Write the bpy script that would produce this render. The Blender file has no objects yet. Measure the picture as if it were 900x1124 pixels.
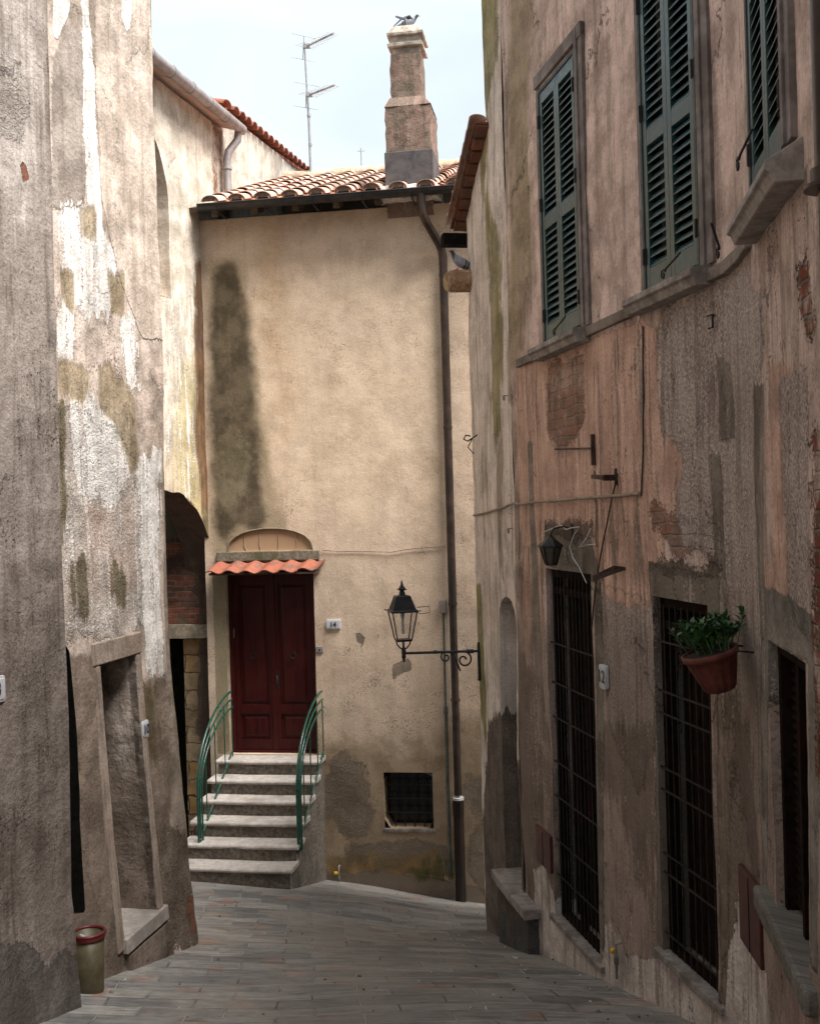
import bpy, bmesh, math, random
import numpy as np
from mathutils import Vector, Matrix
R = math.radians
scene = bpy.context.scene
col = scene.collection

# ------------------------------------------------------------------ camera
F = 1200.0            # focal length in photo pixels (photo 900 x 1124)
RHO = 0.028           # camera roll
cam_d = bpy.data.cameras.new('camera'); cam = bpy.data.objects.new('camera', cam_d); col.objects.link(cam)
cam_d.sensor_fit = 'HORIZONTAL'; cam_d.sensor_width = 36.0; cam_d.lens = 36.0 * F / 900.0
cam_d.shift_y = -2 / 900.0
cam_d.clip_start = 0.05; cam_d.clip_end = 2000
cam.matrix_world = Matrix.Rotation(R(90), 4, 'X') @ Matrix.Rotation(-RHO, 4, 'Z')
scene.camera = cam

# ------------------------------------------------------------------ world and sun
SUN_AZ = 125.0     # degrees clockwise from +Y (the view direction): to the right, a little behind the camera
SUN_EL = 57.0
w = bpy.data.worlds.new('World'); scene.world = w; w.use_nodes = True
nt = w.node_tree; nt.nodes.clear()
out = nt.nodes.new('ShaderNodeOutputWorld'); bg = nt.nodes.new('ShaderNodeBackground')
sky = nt.nodes.new('ShaderNodeTexSky'); sky.sky_type = 'NISHITA'; sky.sun_disc = False
sky.sun_elevation = R(SUN_EL); sky.sun_rotation = R(SUN_AZ); sky.air_density = 1.0; sky.dust_density = 1.2; sky.ozone_density = 1.0
tc = nt.nodes.new('ShaderNodeTexCoord'); mp = nt.nodes.new('ShaderNodeMapping'); mp.inputs['Scale'].default_value = (1.2, 1.2, 4.0)
cn = nt.nodes.new('ShaderNodeTexNoise'); cn.inputs['Scale'].default_value = 1.7; cn.inputs['Detail'].default_value = 6; cn.inputs['Distortion'].default_value = .6
cr = nt.nodes.new('ShaderNodeValToRGB'); cr.color_ramp.elements[0].position = .40; cr.color_ramp.elements[1].position = .66
cr.color_ramp.elements[0].color = (.70, .70, .70, 1); cr.color_ramp.elements[1].color = (1, 1, 1, 1)
mx = nt.nodes.new('ShaderNodeMix'); mx.data_type = 'RGBA'; mx.inputs[7].default_value = (8.6, 9.5, 9.8, 1)
nt.links.new(tc.outputs['Generated'], mp.inputs[0]); nt.links.new(mp.outputs[0], cn.inputs['Vector'])
nt.links.new(cn.outputs[0], cr.inputs[0]); nt.links.new(cr.outputs[0], mx.inputs[0])
nt.links.new(sky.outputs[0], mx.inputs[6]); nt.links.new(mx.outputs[2], bg.inputs[0])
bg.inputs[1].default_value = 0.054
nt.links.new(bg.outputs[0], out.inputs[0])
sd = bpy.data.lights.new('sun', 'SUN'); sd.energy = 4.4; sd.angle = R(32); sd.color = (1.0, .96, .91)
so = bpy.data.objects.new('sun', sd); col.objects.link(so)
dirv = Vector((math.sin(R(SUN_AZ)) * math.cos(R(SUN_EL)), math.cos(R(SUN_AZ)) * math.cos(R(SUN_EL)), math.sin(R(SUN_EL))))
so.rotation_euler = dirv.to_track_quat('Z', 'Y').to_euler(); so.location = dirv * 40
vs = scene.view_settings; vs.view_transform = 'Standard'; vs.look = 'None'; vs.gamma = 1; vs.use_curve_mapping = False
vs.exposure = 1.22
scene.render.engine = 'CYCLES'; scene.cycles.use_denoising = True; scene.cycles.max_bounces = 7; scene.cycles.diffuse_bounces = 4; scene.cycles.use_adaptive_sampling = True; scene.cycles.adaptive_threshold = .02

# ------------------------------------------------------------------ object helpers
def tag(o, label=None, cat=None, group=None, kind=None):
    if label: o['label'] = label
    if cat: o['category'] = cat
    if group: o['group'] = group
    if kind: o['kind'] = kind
    return o
WM = {}
def attach(o, parent, M=None):
    M = M if M is not None else Matrix.Identity(4)
    if parent is not None:
        o.parent = parent; o.matrix_parent_inverse = WM[parent.name].inverted()
    o.matrix_basis = M; WM[o.name] = M.copy()
    return o
def empty(name, M=None, label=None, cat=None, group=None, parent=None):
    o = bpy.data.objects.new(name, None); col.objects.link(o); o.empty_display_size = .1
    attach(o, parent, M)
    return tag(o, label, cat, group)

class MB:
    def __init__(s): s.v = []; s.f = []; s.mi = []; s.sm = []; s.T = Matrix.Identity(4); s.m = 0
    def add(s, vs, fs, smooth=False):
        b = len(s.v); s.v += [tuple(s.T @ Vector(q)) for q in vs]
        for f in fs: s.f.append([b + i for i in f]); s.mi.append(s.m); s.sm.append(smooth)
        return s
    def box(s, x0, x1, y0, y1, z0, z1):
        return s.add([(x0,y0,z0),(x1,y0,z0),(x1,y1,z0),(x0,y1,z0),(x0,y0,z1),(x1,y0,z1),(x1,y1,z1),(x0,y1,z1)],
              [(0,3,2,1),(4,5,6,7),(0,1,5,4),(1,2,6,5),(2,3,7,6),(3,0,4,7)])
    def prism(s, poly, y0, y1):          # poly in (x, z), extruded along y
        n = len(poly)
        a = sum(poly[i][0]*poly[(i+1)%n][1]-poly[(i+1)%n][0]*poly[i][1] for i in range(n))
        if a < 0: poly = poly[::-1]
        vs = [(x,y0,z) for x,z in poly] + [(x,y1,z) for x,z in poly]
        fs = [tuple(range(n)), tuple(range(2*n-1, n-1, -1))] + [(i, i+n, (i+1)%n+n, (i+1)%n) for i in range(n)]
        return s.add(vs, fs)
    def prismx(s, poly, x0, x1):         # poly in (y, z), extruded along x
        n = len(poly)
        vs = [(x0,y,z) for y,z in poly] + [(x1,y,z) for y,z in poly]
        fs = [tuple(range(n)), tuple(range(2*n-1, n-1, -1))] + [(i, i+n, (i+1)%n+n, (i+1)%n) for i in range(n)]
        return s.add(vs, fs)
    def tube(s, pts, r, seg=8, cap=True):
        pts = [Vector(p) for p in pts]; n = len(pts)
        rr = r if isinstance(r, (list, tuple)) else [r]*n
        vs = []; prev = None
        for i, p in enumerate(pts):
            d = (pts[min(i+1,n-1)] - pts[max(i-1,0)]).normalized()
            if prev is None:
                u = d.cross(Vector((0,0,1)))
                if u.length < .2: u = d.cross(Vector((0,1,0)))
                u.normalize()
            else:
                u = prev - d * prev.dot(d); u.normalize()
            prev = u; v = d.cross(u)
            for k in range(seg):
                a = 2*math.pi*k/seg; vs.append(tuple(p + (u*math.cos(a) + v*math.sin(a))*rr[i]))
        fs = [(i*seg+k, (i+1)*seg+k, (i+1)*seg+(k+1)%seg, i*seg+(k+1)%seg) for i in range(n-1) for k in range(seg)]
        s.add(vs, fs, True)
        if cap:
            s.add(vs[:seg], [tuple(range(seg))]); s.add(vs[-seg:], [tuple(range(seg-1,-1,-1))])
        return s
    def lathe(s, prof, seg=16, cx=0, cy=0, a0=0, a1=2*math.pi, sq=None):   # prof (r, z)
        full = abs(a1-a0-2*math.pi) < 1e-6; m = seg if full else seg+1
        vs = []
        for r, z in prof:
            for k in range(m):
                a = a0 + (a1-a0)*k/seg; vs.append((cx+r*math.cos(a), cy+r*math.sin(a), z))
        fs = []
        for i in range(len(prof)-1):
            for k in range(seg):
                k2 = (k+1)%m if full else k+1
                fs.append((i*m+k, i*m+k2, (i+1)*m+k2, (i+1)*m+k))
        return s.add(vs, fs, True)
    def build(s, name, mat, parent=None, M=None, bevel=0, smooth_all=False, sub=0):
        me = bpy.data.meshes.new(name); me.from_pydata(s.v, [], s.f)
        mats = mat if isinstance(mat, (list, tuple)) else [mat]
        for m in mats: me.materials.append(m)
        me.polygons.foreach_set('material_index', s.mi)
        me.polygons.foreach_set('use_smooth', [True if smooth_all else q for q in s.sm]); me.update()
        o = bpy.data.objects.new(name, me); col.objects.link(o)
        attach(o, parent, M)
        if bevel:
            b = o.modifiers.new('bevel', 'BEVEL'); b.width = bevel; b.segments = 2; b.limit_method = 'ANGLE'; b.angle_limit = R(40)
        if sub:
            b = o.modifiers.new('sub', 'SUBSURF'); b.levels = sub; b.render_levels = sub
        return o

# ------------------------------------------------------------------ numpy noise
def _hash(i, j, s):
    h = (i.astype(np.int64)*374761393 + j.astype(np.int64)*668265263 + s*1442695041) & 0x7fffffff
    h = (h ^ (h >> 13)) * 1274126177 & 0x7fffffff
    return ((h ^ (h >> 16)) & 0xffff) / 65535.0
def vnoise(x, y, s=0):
    i = np.floor(x); j = np.floor(y); fx = x-i; fy = y-j
    fx = fx*fx*(3-2*fx); fy = fy*fy*(3-2*fy)
    a = _hash(i,j,s); b = _hash(i+1,j,s); c = _hash(i,j+1,s); d = _hash(i+1,j+1,s)
    return (a*(1-fx)+b*fx)*(1-fy) + (c*(1-fx)+d*fx)*fy - .5
def fbm(x, y, s=0, o=4):
    t = 0; amp = 1
    for k in range(o): t = t + vnoise(x*2**k, y*2**k, s+k*17)*amp; amp *= .5
    return t
def sdf(pu, pz, poly):      # signed distance, positive inside
    px = np.asarray(pu); py = np.asarray(pz)
    d = np.full(px.shape, 1e9); ins = np.zeros(px.shape, bool); n = len(poly)
    for i in range(n):
        ax, ay = poly[i]; bx, by = poly[(i+1) % n]; ex, ey = bx-ax, by-ay
        wx, wy = px-ax, py-ay; L = ex*ex+ey*ey+1e-12
        t = np.clip((wx*ex+wy*ey)/L, 0, 1); d = np.minimum(d, (wx-ex*t)**2+(wy-ey*t)**2)
        c = ((ay > py) != (by > py))
        xi = ax + (py-ay)*ex/(ey if abs(ey) > 1e-12 else 1e-12)
        ins ^= c & (px < xi)
    d = np.sqrt(d)
    return np.where(ins, d, -d)

# ------------------------------------------------------------------ node DSL
class G:
    def __init__(s, name):
        s.mat = bpy.data.materials.new(name); s.mat.use_nodes = True; s.t = s.mat.node_tree; s.t.nodes.clear()
        s.out = s.n('ShaderNodeOutputMaterial'); s.b = s.n('ShaderNodeBsdfPrincipled'); s.t.links.new(s.b.outputs[0], s.out.inputs[0])
    def n(s, t): return s.t.nodes.new(t)
    def l(s, a, b):
        if isinstance(a, (int, float)): b.default_value = a
        elif isinstance(a, tuple):
            b.default_value = (a + (1,)) if (len(a) == 3 and b.type == 'RGBA') else a
        else: s.t.links.new(a, b)
    def uv(s): q = s.n('ShaderNodeUVMap'); return q.outputs[0]
    def obj(s): q = s.n('ShaderNodeTexCoord'); return q.outputs['Object']
    def sc(s, v, sx, sy, sz=1.0, loc=(0,0,0)):
        q = s.n('ShaderNodeMapping'); s.l(v, q.inputs[0]); q.inputs['Scale'].default_value = (sx, sy, sz); q.inputs['Location'].default_value = loc; return q.outputs[0]
    def noise(s, v, scale, detail=4, rough=.55, dist=0):
        q = s.n('ShaderNodeTexNoise'); s.l(v, q.inputs['Vector']); q.inputs['Scale'].default_value = scale; q.inputs['Detail'].default_value = detail
        q.inputs['Roughness'].default_value = rough; q.inputs['Distortion'].default_value = dist; return q.outputs[0]
    def noisec(s, v, scale, detail=2):
        q = s.n('ShaderNodeTexNoise'); s.l(v, q.inputs['Vector']); q.inputs['Scale'].default_value = scale; q.inputs['Detail'].default_value = detail; return q.outputs[1]
    def vor(s, v, scale, feat='F1', out=0, rnd=1):
        q = s.n('ShaderNodeTexVoronoi'); q.feature = feat; s.l(v, q.inputs['Vector']); q.inputs['Scale'].default_value = scale; q.inputs['Randomness'].default_value = rnd; return q.outputs[out]
    def m(s, op, a, b=0, c=None, clamp=False):
        q = s.n('ShaderNodeMath'); q.operation = op; s.l(a, q.inputs[0]); s.l(b, q.inputs[1]); q.use_clamp = clamp
        if c is not None: s.l(c, q.inputs[2])
        return q.outputs[0]
    def vm(s, op, a, b):
        q = s.n('ShaderNodeVectorMath'); q.operation = op; s.l(a, q.inputs[0])
        if op == 'SCALE': s.l(b, q.inputs[3])
        else: s.l(b, q.inputs[1])
        return q.outputs[0]
    def mr(s, v, a, b, c=0.0, d=1.0, smooth=True):
        q = s.n('ShaderNodeMapRange'); q.interpolation_type = 'SMOOTHSTEP' if smooth else 'LINEAR'; s.l(v, q.inputs[0])
        for k, x in enumerate((a,b,c,d)): q.inputs[k+1].default_value = x
        return q.outputs[0]
    def mix(s, f, a, b, mode='MIX'):
        q = s.n('ShaderNodeMix'); q.data_type = 'RGBA'; q.blend_type = mode; s.l(f, q.inputs[0]); s.l(a, q.inputs[6]); s.l(b, q.inputs[7]); return q.outputs[2]
    def attr(s, n): q = s.n('ShaderNodeAttribute'); q.attribute_name = n; return q.outputs['Fac']
    def warp(s, v, scale, amt):
        c = s.noisec(v, scale, 3); c = s.vm('SUBTRACT', c, (.5,.5,.5)); c = s.vm('SCALE', c, amt); return s.vm('ADD', v, c)
    def done(s, colr, rough, height=None, dist=1.0, strength=1.0, metal=0, spec=.35):
        s.l(colr, s.b.inputs['Base Color']); s.l(rough, s.b.inputs['Roughness']); s.b.inputs['Metallic'].default_value = metal
        s.b.inputs['Specular IOR Level'].default_value = spec
        if height is not None:
            q = s.n('ShaderNodeBump'); q.inputs['Distance'].default_value = dist; q.inputs['Strength'].default_value = strength
            s.l(height, q.inputs['Height']); s.t.links.new(q.outputs[0], s.b.inputs['Normal'])
        return s.mat
def sc3(c, k): return tuple(min(1, x*k) for x in c)

def wall_mat(name, c1, c2, c3, layers=(), streak=.5, grain=1.0, seed=0, pits=.5, crack=.5, speck=0.0, stain=.5, staincol=(.10,.08,.06), mott=1.0):
    """weathered plaster; every named layer is a patch whose signed distance is stored on the wall's vertices"""
    g = G(name); uv = g.uv(); v = g.sc(uv, 1, 1, 1, (seed*7.3, seed*3.1, 0))
    sep = g.n('ShaderNodeSeparateColor')
    # four shared noises, three channels each
    def n3(vec, scale, det, rough=.6, dist=0):
        q = g.n('ShaderNodeTexNoise'); q.noise_dimensions = '2D'; g.l(vec, q.inputs['Vector']); q.inputs['Scale'].default_value = scale; q.inputs['Detail'].default_value = det
        q.inputs['Roughness'].default_value = rough; q.inputs['Distortion'].default_value = dist
        return q.outputs[0], q.outputs[1]
    def ch(col_):
        q = g.n('ShaderNodeSeparateColor'); g.l(col_, q.inputs[0]); return q.outputs
    big, bigc = n3(v, .6, 3, .6, .3); B = ch(bigc)
    mid, midc = n3(v, 2.6, 7, .68); Mi = ch(midc)
    fine, finec = n3(v, 48, 3, .65); Fi = ch(finec)
    st, stc = n3(g.sc(v, 7.5, .5), 1.5, 6, .66, .2); S = ch(stc)
    c = g.mix(g.mr(g.m('ADD', g.m('MULTIPLY', B[1], .7), g.m('MULTIPLY', Mi[1], .3)), .44, .56), c1, c2)
    c = g.mix(g.m('MULTIPLY', g.mr(Mi[0], .46, .62), .7*mott), c, c3)
    c = g.mix(g.m('MULTIPLY', g.mr(st, .48, .66), streak), c, g.mix(.5, c3, staincol))
    c = g.mix(g.m('MULTIPLY', g.mr(S[1], .52, .68), streak*.5), c, sc3(c1, 1.3))
    gr = g.m('ADD', g.m('MULTIPLY', B[2], .5), g.m('MULTIPLY', Mi[2], .5))
    c = g.mix(g.m('MULTIPLY', g.mr(gr, .47, .60), stain), c, staincol)
    h = g.m('ADD', g.m('MULTIPLY', mid, .018*grain), g.m('MULTIPLY', fine, .0016*grain))
    pm = g.m('MULTIPLY', g.mr(g.m('ADD', g.m('MULTIPLY', Fi[1], .62), g.m('MULTIPLY', Mi[1], .38)), .60, .625), g.mr(B[0], .45, .55))
    c = g.mix(g.m('MULTIPLY', pm, pits), c, sc3(c3, .35)); h = g.m('SUBTRACT', h, g.m('MULTIPLY', pm, .006*pits))
    rough_needed = any(L.get('kind') == 'rough' for L in layers) or speck > 0
    vr = None
    if rough_needed:
        q = g.n('ShaderNodeTexVoronoi'); q.voronoi_dimensions = '2D'; g.l(g.vm('ADD', v, g.vm('SCALE', finec, .05)), q.inputs['Vector']); q.inputs['Scale'].default_value = 95; vr = q.outputs[0]
    streaky = g.m('ADD', g.m('MULTIPLY', st, .6), g.m('MULTIPLY', mid, .4))
    iso_lo = g.m('ADD', g.m('MULTIPLY', big, .45), g.m('MULTIPLY', mid, .55))
    for i, L in enumerate(layers):
        a = g.attr(L['name']); k = i % 3
        if L.get('stretch'): en = g.m('ADD', g.m('MULTIPLY', S[k], .5), g.m('ADD', g.m('MULTIPLY', Mi[(k+1) % 3], .38), g.m('MULTIPLY', Fi[(k+1) % 3], .12)))
        elif L.get('freq', 4) < 2.6: en = g.m('ADD', g.m('MULTIPLY', B[k], .55), g.m('MULTIPLY', Mi[k], .45))
        else: en = g.m('ADD', g.m('MULTIPLY', Mi[k], .7), g.m('MULTIPLY', Fi[k], .3))
        val = g.m('MULTIPLY_ADD', g.m('SUBTRACT', en, .5), L.get('amp', .5)*(2.6 if L.get('amp', .5) < .35 else 1.7), a)
        so = L.get('soft', .008)
        f = g.mr(val, -so, so); f = g.m('MULTIPLY', f, L.get('op', 1.0))
        if L.get('holes'):
            hn = g.m('ADD', g.m('MULTIPLY', S[(k+1) % 3], .5), g.m('MULTIPLY', g.m('ADD', Mi[(k+2) % 3], Fi[k]), .25))
            t = L['holes']; f = g.m('MULTIPLY', f, g.mr(hn, t-.012, t+.012, 0, 1))
        ca = L['c']; cb = L.get('c2', sc3(ca, .75))
        ln = Mi[(k+1) % 3] if not L.get('stretch') else g.m('ADD', g.m('MULTIPLY', S[(k+1) % 3], .6), g.m('MULTIPLY', Mi[(k+1) % 3], .4))
        lc = g.mix(g.mr(ln, .40, .60), ca, cb)
        if L.get('kind') != 'brick': lc = g.mix(g.m('MULTIPLY', g.mr(S[(k+2) % 3], .50, .66), streak*.7), lc, g.mix(.35, staincol, cb))
        lh = L.get('h', 0.0)
        if L.get('kind') == 'rough':
            lc = g.mix(g.mr(vr, .35, .9), lc, sc3(cb, .42)); lc = g.mix(g.mr(Fi[2], .38, .56), sc3(cb, .62), lc)
            lh = g.m('ADD', g.m('MULTIPLY_ADD', vr, -.0035, 2*L.get('h', 0.0)), g.m('ADD', g.m('MULTIPLY', Fi[2], .012), g.m('MULTIPLY', Mi[2], .05)))
        if L.get('kind') in ('brick', 'stone'):
            q = g.n('ShaderNodeTexBrick'); g.l(g.vm('ADD', v, g.vm('SCALE', midc, .06 if L['kind'] == 'brick' else .22)), q.inputs['Vector']); q.inputs['Scale'].default_value = 1
            bw, bh = (.26, .072) if L['kind'] == 'brick' else (.42, .235)
            q.inputs['Brick Width'].default_value = bw; q.inputs['Row Height'].default_value = bh; q.inputs['Mortar Size'].default_value = .011; q.inputs['Mortar Smooth'].default_value = .5
            if L['kind'] == 'brick': q.inputs['Color1'].default_value = (.22,.07,.042,1); q.inputs['Color2'].default_value = (.10,.05,.035,1); q.inputs['Mortar'].default_value = (.17,.13,.10,1)
            else: q.inputs['Color1'].default_value = ca+(1,); q.inputs['Color2'].default_value = (.26,.15,.06,1); q.inputs['Mortar'].default_value = (.045,.035,.025,1)
            lc = g.mix(g.m('MULTIPLY', g.mr(ln, .46, .62), .8), q.outputs[0], lc); lh = g.m('MULTIPLY_ADD', q.outputs[1], -.014, 2.5*L.get('h', 0.0))
        if L.get('tint'): c = g.mix(f, c, g.mix(1.0, c, lc, 'MULTIPLY'))
        else: c = g.mix(f, c, lc)
        h = g.m('MULTIPLY_ADD', f, (lh*2.0 if isinstance(lh, float) else lh), h)
    c = g.mix(1.0, c, g.mix(g.mr(fine, .36, .64, 0, 1, False), (.88,.88,.87), (1.08,1.08,1.08)), 'MULTIPLY')
    c = g.mix(1.0, c, g.mix(g.mr(mid, .40, .60, 0, 1, False), tuple(1-(1-x)*mott for x in (.76,.745,.73)), (1+.16*mott,)*3), 'MULTIPLY')
    if crack > 0:
        cv = g.vm('ADD', v, g.vm('SCALE', midc, .55)); q = g.n('ShaderNodeTexVoronoi'); q.voronoi_dimensions = '2D'; q.feature = 'DISTANCE_TO_EDGE'; g.l(g.sc(cv, 1, .34), q.inputs['Vector']); q.inputs['Scale'].default_value = 1.1
        cm = g.m('MULTIPLY', g.mr(q.outputs[0], .002, .009, 1, 0), g.mr(g.m('ADD', g.m('MULTIPLY', B[1], .5), g.m('MULTIPLY', Mi[2], .5)), .49, .54)); cm = g.m('MULTIPLY', cm, crack)
        c = g.mix(g.m('MULTIPLY', cm, .75), c, (.04,.03,.025)); h = g.m('SUBTRACT', h, g.m('MULTIPLY', cm, .005))
    if speck > 0:
        c = g.mix(g.m('MULTIPLY', g.mr(vr, .3, .75), speck), c, sc3(c3, .35)); h = g.m('MULTIPLY_ADD', vr, -.01*speck, h)
    return g.done(c, .92, h, spec=.1)

# ------------------------------------------------------------------ walls
def der(px, py):
    dx = px-450; dy = py-562; c, s = math.cos(RHO), math.sin(RHO)
    return (dx*c - dy*s)/F, -(dy*c + dx*s + 2)/F
class Wall:
    """path runs left to right as seen from the street; u metres along it, z height, n metres out of the wall"""
    def __init__(s, pts, off=None, seed=0, disp=.012):
        s.p = [Vector(q) for q in pts]; s.off = off; s.seed = seed; s.disp = disp; s.cum = [0]
        for a, b in zip(s.p, s.p[1:]): s.cum.append(s.cum[-1] + (b-a).length)
        s.L = s.cum[-1]
        s.nr = []
        for a, b in zip(s.p, s.p[1:]): d = (b-a).normalized(); s.nr.append(Vector((d.y, -d.x)))
    def offs(s, u, z): return s.off(u, z) if s.off else (0*u if isinstance(u, np.ndarray) else 0.0)
    def PN(s, u, z, n=0.0):     # vectorised
        u = np.atleast_1d(np.asarray(u, float)); z = np.broadcast_to(np.asarray(z, float), u.shape); n = np.broadcast_to(np.asarray(n, float), u.shape)
        X = np.zeros_like(u); Y = np.zeros_like(u); NX = np.zeros_like(u); NY = np.zeros_like(u)
        nseg = len(s.p)-1
        for k in range(nseg):
            lo = s.cum[k] if k else -1e9; hi = s.cum[k+1] if k < nseg-1 else 1e9
            m = (u >= lo) & (u < hi); a, b = s.p[k], s.p[k+1]; d = (b-a).normalized()
            X[m] = a.x + d.x*(u[m]-s.cum[k]); Y[m] = a.y + d.y*(u[m]-s.cum[k]); NX[m] = s.nr[k].x; NY[m] = s.nr[k].y
            # blend normals towards joints
        for k in range(1, nseg):
            w = np.clip((u - s.cum[k])/.3, -1, 1); m = np.abs(u-s.cum[k]) < .3
            na, nb = s.nr[k-1], s.nr[k]; f = (w+1)/2
            NX[m] = (na.x*(1-f)+nb.x*f)[m]; NY[m] = (na.y*(1-f)+nb.y*f)[m]
        L = np.sqrt(NX**2+NY**2); NX /= L; NY /= L
        o = n + s.offs(u, z)
        return np.stack([X+NX*o, Y+NY*o, z], 1)
    def P(s, u, z, n=0.0): return Vector(s.PN([u], [z], [n])[0])
    def px(s, px, py):
        t, sl = der(px, py); best = None; o = 0.0
        for it in range(6):
            best = None
            for k in range(len(s.p)-1):
                a = s.p[k]+s.nr[k]*o; b = s.p[k+1]+s.nr[k]*o; ex, ey = b.x-a.x, b.y-a.y
                den = ex - t*ey
                if abs(den) < 1e-9: continue
                kk = (t*a.y - a.x)/den; Y = a.y + kk*ey
                if Y <= .2: continue
                err = 0 if 0 <= kk <= 1 else min(abs(kk), abs(kk-1))
                u = s.cum[k] + kk*math.hypot(ex, ey)
                if best is None or err < best[0]: best = (err, u, sl*Y)
            if s.off: o = float(s.offs(best[1], best[2]))
        return best[1], best[2]
    def poly(s, pts): return [s.px(*q) for q in pts]
    def M(s, u, z, n=0.0):
        p = s.P(u, z, n); e = (s.P(u+.02, z, n)-s.P(u-.02, z, n)); e.z = 0; e.normalize()
        inn = Vector((0,0,1)).cross(e)
        m = Matrix.Identity(4)
        for i in range(3): m[i][0] = e[i]; m[i][1] = inn[i]; m[i][2] = (0,0,1)[i]; m[i][3] = p[i]
        return m
    def mesh(s, name, mat, parent, u0, u1, z0, z1, holes=(), layers=(), cell=.05, top=None, reveal_mat=None):
        def lines(a, b, keys):
            L = list(np.linspace(a, b, int(round((b-a)/cell))+1)); keys = [k for k in keys if a < k < b]
            L = [x for x in L if all(abs(x-k) > cell*.45 for k in keys) or x in (L[0], L[-1])] + keys
            return np.array(sorted(set(round(float(x), 5) for x in L)))
        ku = []; kz = []
        for h in holes:
            if 'poly' not in h: ku += [h['u0'], h['u1']]; kz += [h['z0'], h['z1']]
        U = lines(u0, u1, ku + [c for c in s.cum[1:-1]]); Z = lines(z0, z1, kz)
        UU, ZZ = np.meshgrid(U, Z); nu, nz = len(U), len(Z)
        uu = UU.ravel().copy(); zz = ZZ.ravel().copy()
        cu = ((UU[:-1,:-1]+UU[1:,1:])/2); cz = ((ZZ[:-1,:-1]+ZZ[1:,1:])/2)
        keep = np.ones(cu.shape, bool)
        hd = np.full(uu.shape, 9.0)
        for h in holes:
            if 'poly' in h:
                sd_ = sdf(cu.ravel(), cz.ravel(), h['poly']).reshape(cu.shape); keep &= ~(sd_ > 0)
            else:
                keep &= ~((cu > h['u0']) & (cu < h['u1']) & (cz > h['z0']) & (cz < h['z1']))
        if top is not None: keep &= cz < top(cu)
        # snap the rims of polygonal holes
        for h in holes:
            if 'poly' in h:
                rm = (sdf(cu.ravel(), cz.ravel(), h['poly']) > 0).reshape(cu.shape)
                touch_r = np.zeros((nz, nu), bool); touch_k = np.zeros((nz, nu), bool)
                for a in (0, 1):
                    for b in (0, 1):
                        touch_r[a:nz-1+a, b:nu-1+b] |= rm; touch_k[a:nz-1+a, b:nu-1+b] |= ~rm
                idx = np.where((touch_r & touch_k).ravel())[0]; P = h['poly']
                for q in idx:
                    bd = 1e9
                    for i in range(len(P)):
                        ax, ay = P[i]; bx, by = P[(i+1) % len(P)]; ex, ey = bx-ax, by-ay
                        t = max(0, min(1, ((uu[q]-ax)*ex+(zz[q]-ay)*ey)/(ex*ex+ey*ey+1e-12)))
                        x, y = ax+ex*t, ay+ey*t; d = (uu[q]-x)**2+(zz[q]-y)**2
                        if d < bd: bd = d; bp = (x, y)
                    if bd < (1.3*cell)**2: uu[q], zz[q] = bp
        if top is not None:
            tz = top(uu); near = np.abs(zz-tz) < cell*.75; zz = np.where(near, tz, zz)
        sd0 = s.seed
        n = s.disp*(fbm(uu*1.3, zz*.9, sd0) * 1.6 + fbm(uu*6, zz*5, sd0+5)*.35)
        for L in layers:
            if L.get('relief'):
                q = L['relief']*np.clip((max_sdf(uu, zz, L['polys']) + .25*fbm(uu*5, zz*5, 3))/.03, 0, 1); n = n + q
        co = s.PN(uu, zz, n)
        faces = []
        J, I = np.where(keep)
        a = J*nu+I; F4 = np.stack([a, a+1, a+1+nu, a+nu], 1)
        used = np.unique(F4); remap = -np.ones(nu*nz, int); remap[used] = np.arange(len(used)); F4 = remap[F4]
        co = co[used]; vu = uu[used]; vz = zz[used]
        uvx = vu.copy(); uvz = vz.copy()
        extra_v = []; extra_f = []; eu = []; ez = []; euv = []
        base = len(co); emi = []
        def nd(u, z): return s.disp*(fbm(np.array([u])*1.3, np.array([z])*.9, sd0)*1.6 + fbm(np.array([u])*6, np.array([z])*5, sd0+5)*.35)[0]
        for h in holes:
            d = h.get('d', .2)
            if d <= 0: continue
            if 'poly' in h: pts = h['poly']; closed = True
            else:
                us = [x for x in U if h['u0']-1e-6 <= x <= h['u1']+1e-6]; zs = [x for x in Z if h['z0']-1e-6 <= x <= h['z1']+1e-6]
                pts = [(x, h['z0']) for x in us] + [(h['u1'], z) for z in zs[1:]] + [(x, h['z1']) for x in us[::-1][1:]] + [(h['u0'], z) for z in zs[::-1][1:-1]]
            m = len(pts); lw = h.get('front', 0.0)
            ds = [(lw + nd(*q)) for q in pts]
            A = s.PN([q[0] for q in pts], [q[1] for q in pts], ds); B = s.PN([q[0] for q in pts], [q[1] for q in pts], [-d]*m)
            cxu = sum(q[0] for q in pts)/m; czz = sum(q[1] for q in pts)/m
            for i in range(m):
                j = (i+1) % m
                b = base + len(extra_v)
                extra_v += [A[i], A[j], B[j], B[i]]
                e1 = pts[i]; e2 = pts[j]
                horiz = abs(e1[0]-e2[0]) > abs(e1[1]-e2[1])
                if horiz: euv += [(e1[0], e1[1]), (e2[0], e2[1]), (e2[0], e2[1]+d), (e1[0], e1[1]+d)]
                else: euv += [(e1[0], e1[1]), (e2[0], e2[1]), (e2[0]+d, e2[1]), (e1[0]+d, e1[1])]
                eu += [e1[0], e2[0], e2[0], e1[0]]; ez += [e1[1], e2[1], e2[1], e1[1]]
                extra_f.append((b, b+1, b+2, b+3)); emi.append(1 if (reveal_mat and h.get('rm')) else 0)
        V = co if not extra_v else np.concatenate([co, np.array(extra_v)])
        au = np.concatenate([vu, np.array(eu)]); az = np.concatenate([vz, np.array(ez)])
        me = bpy.data.meshes.new(name); me.from_pydata([tuple(q) for q in V], [], [tuple(int(x) for x in q) for q in F4] + extra_f)
        me.materials.append(mat)
        if reveal_mat: me.materials.append(reveal_mat)
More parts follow.
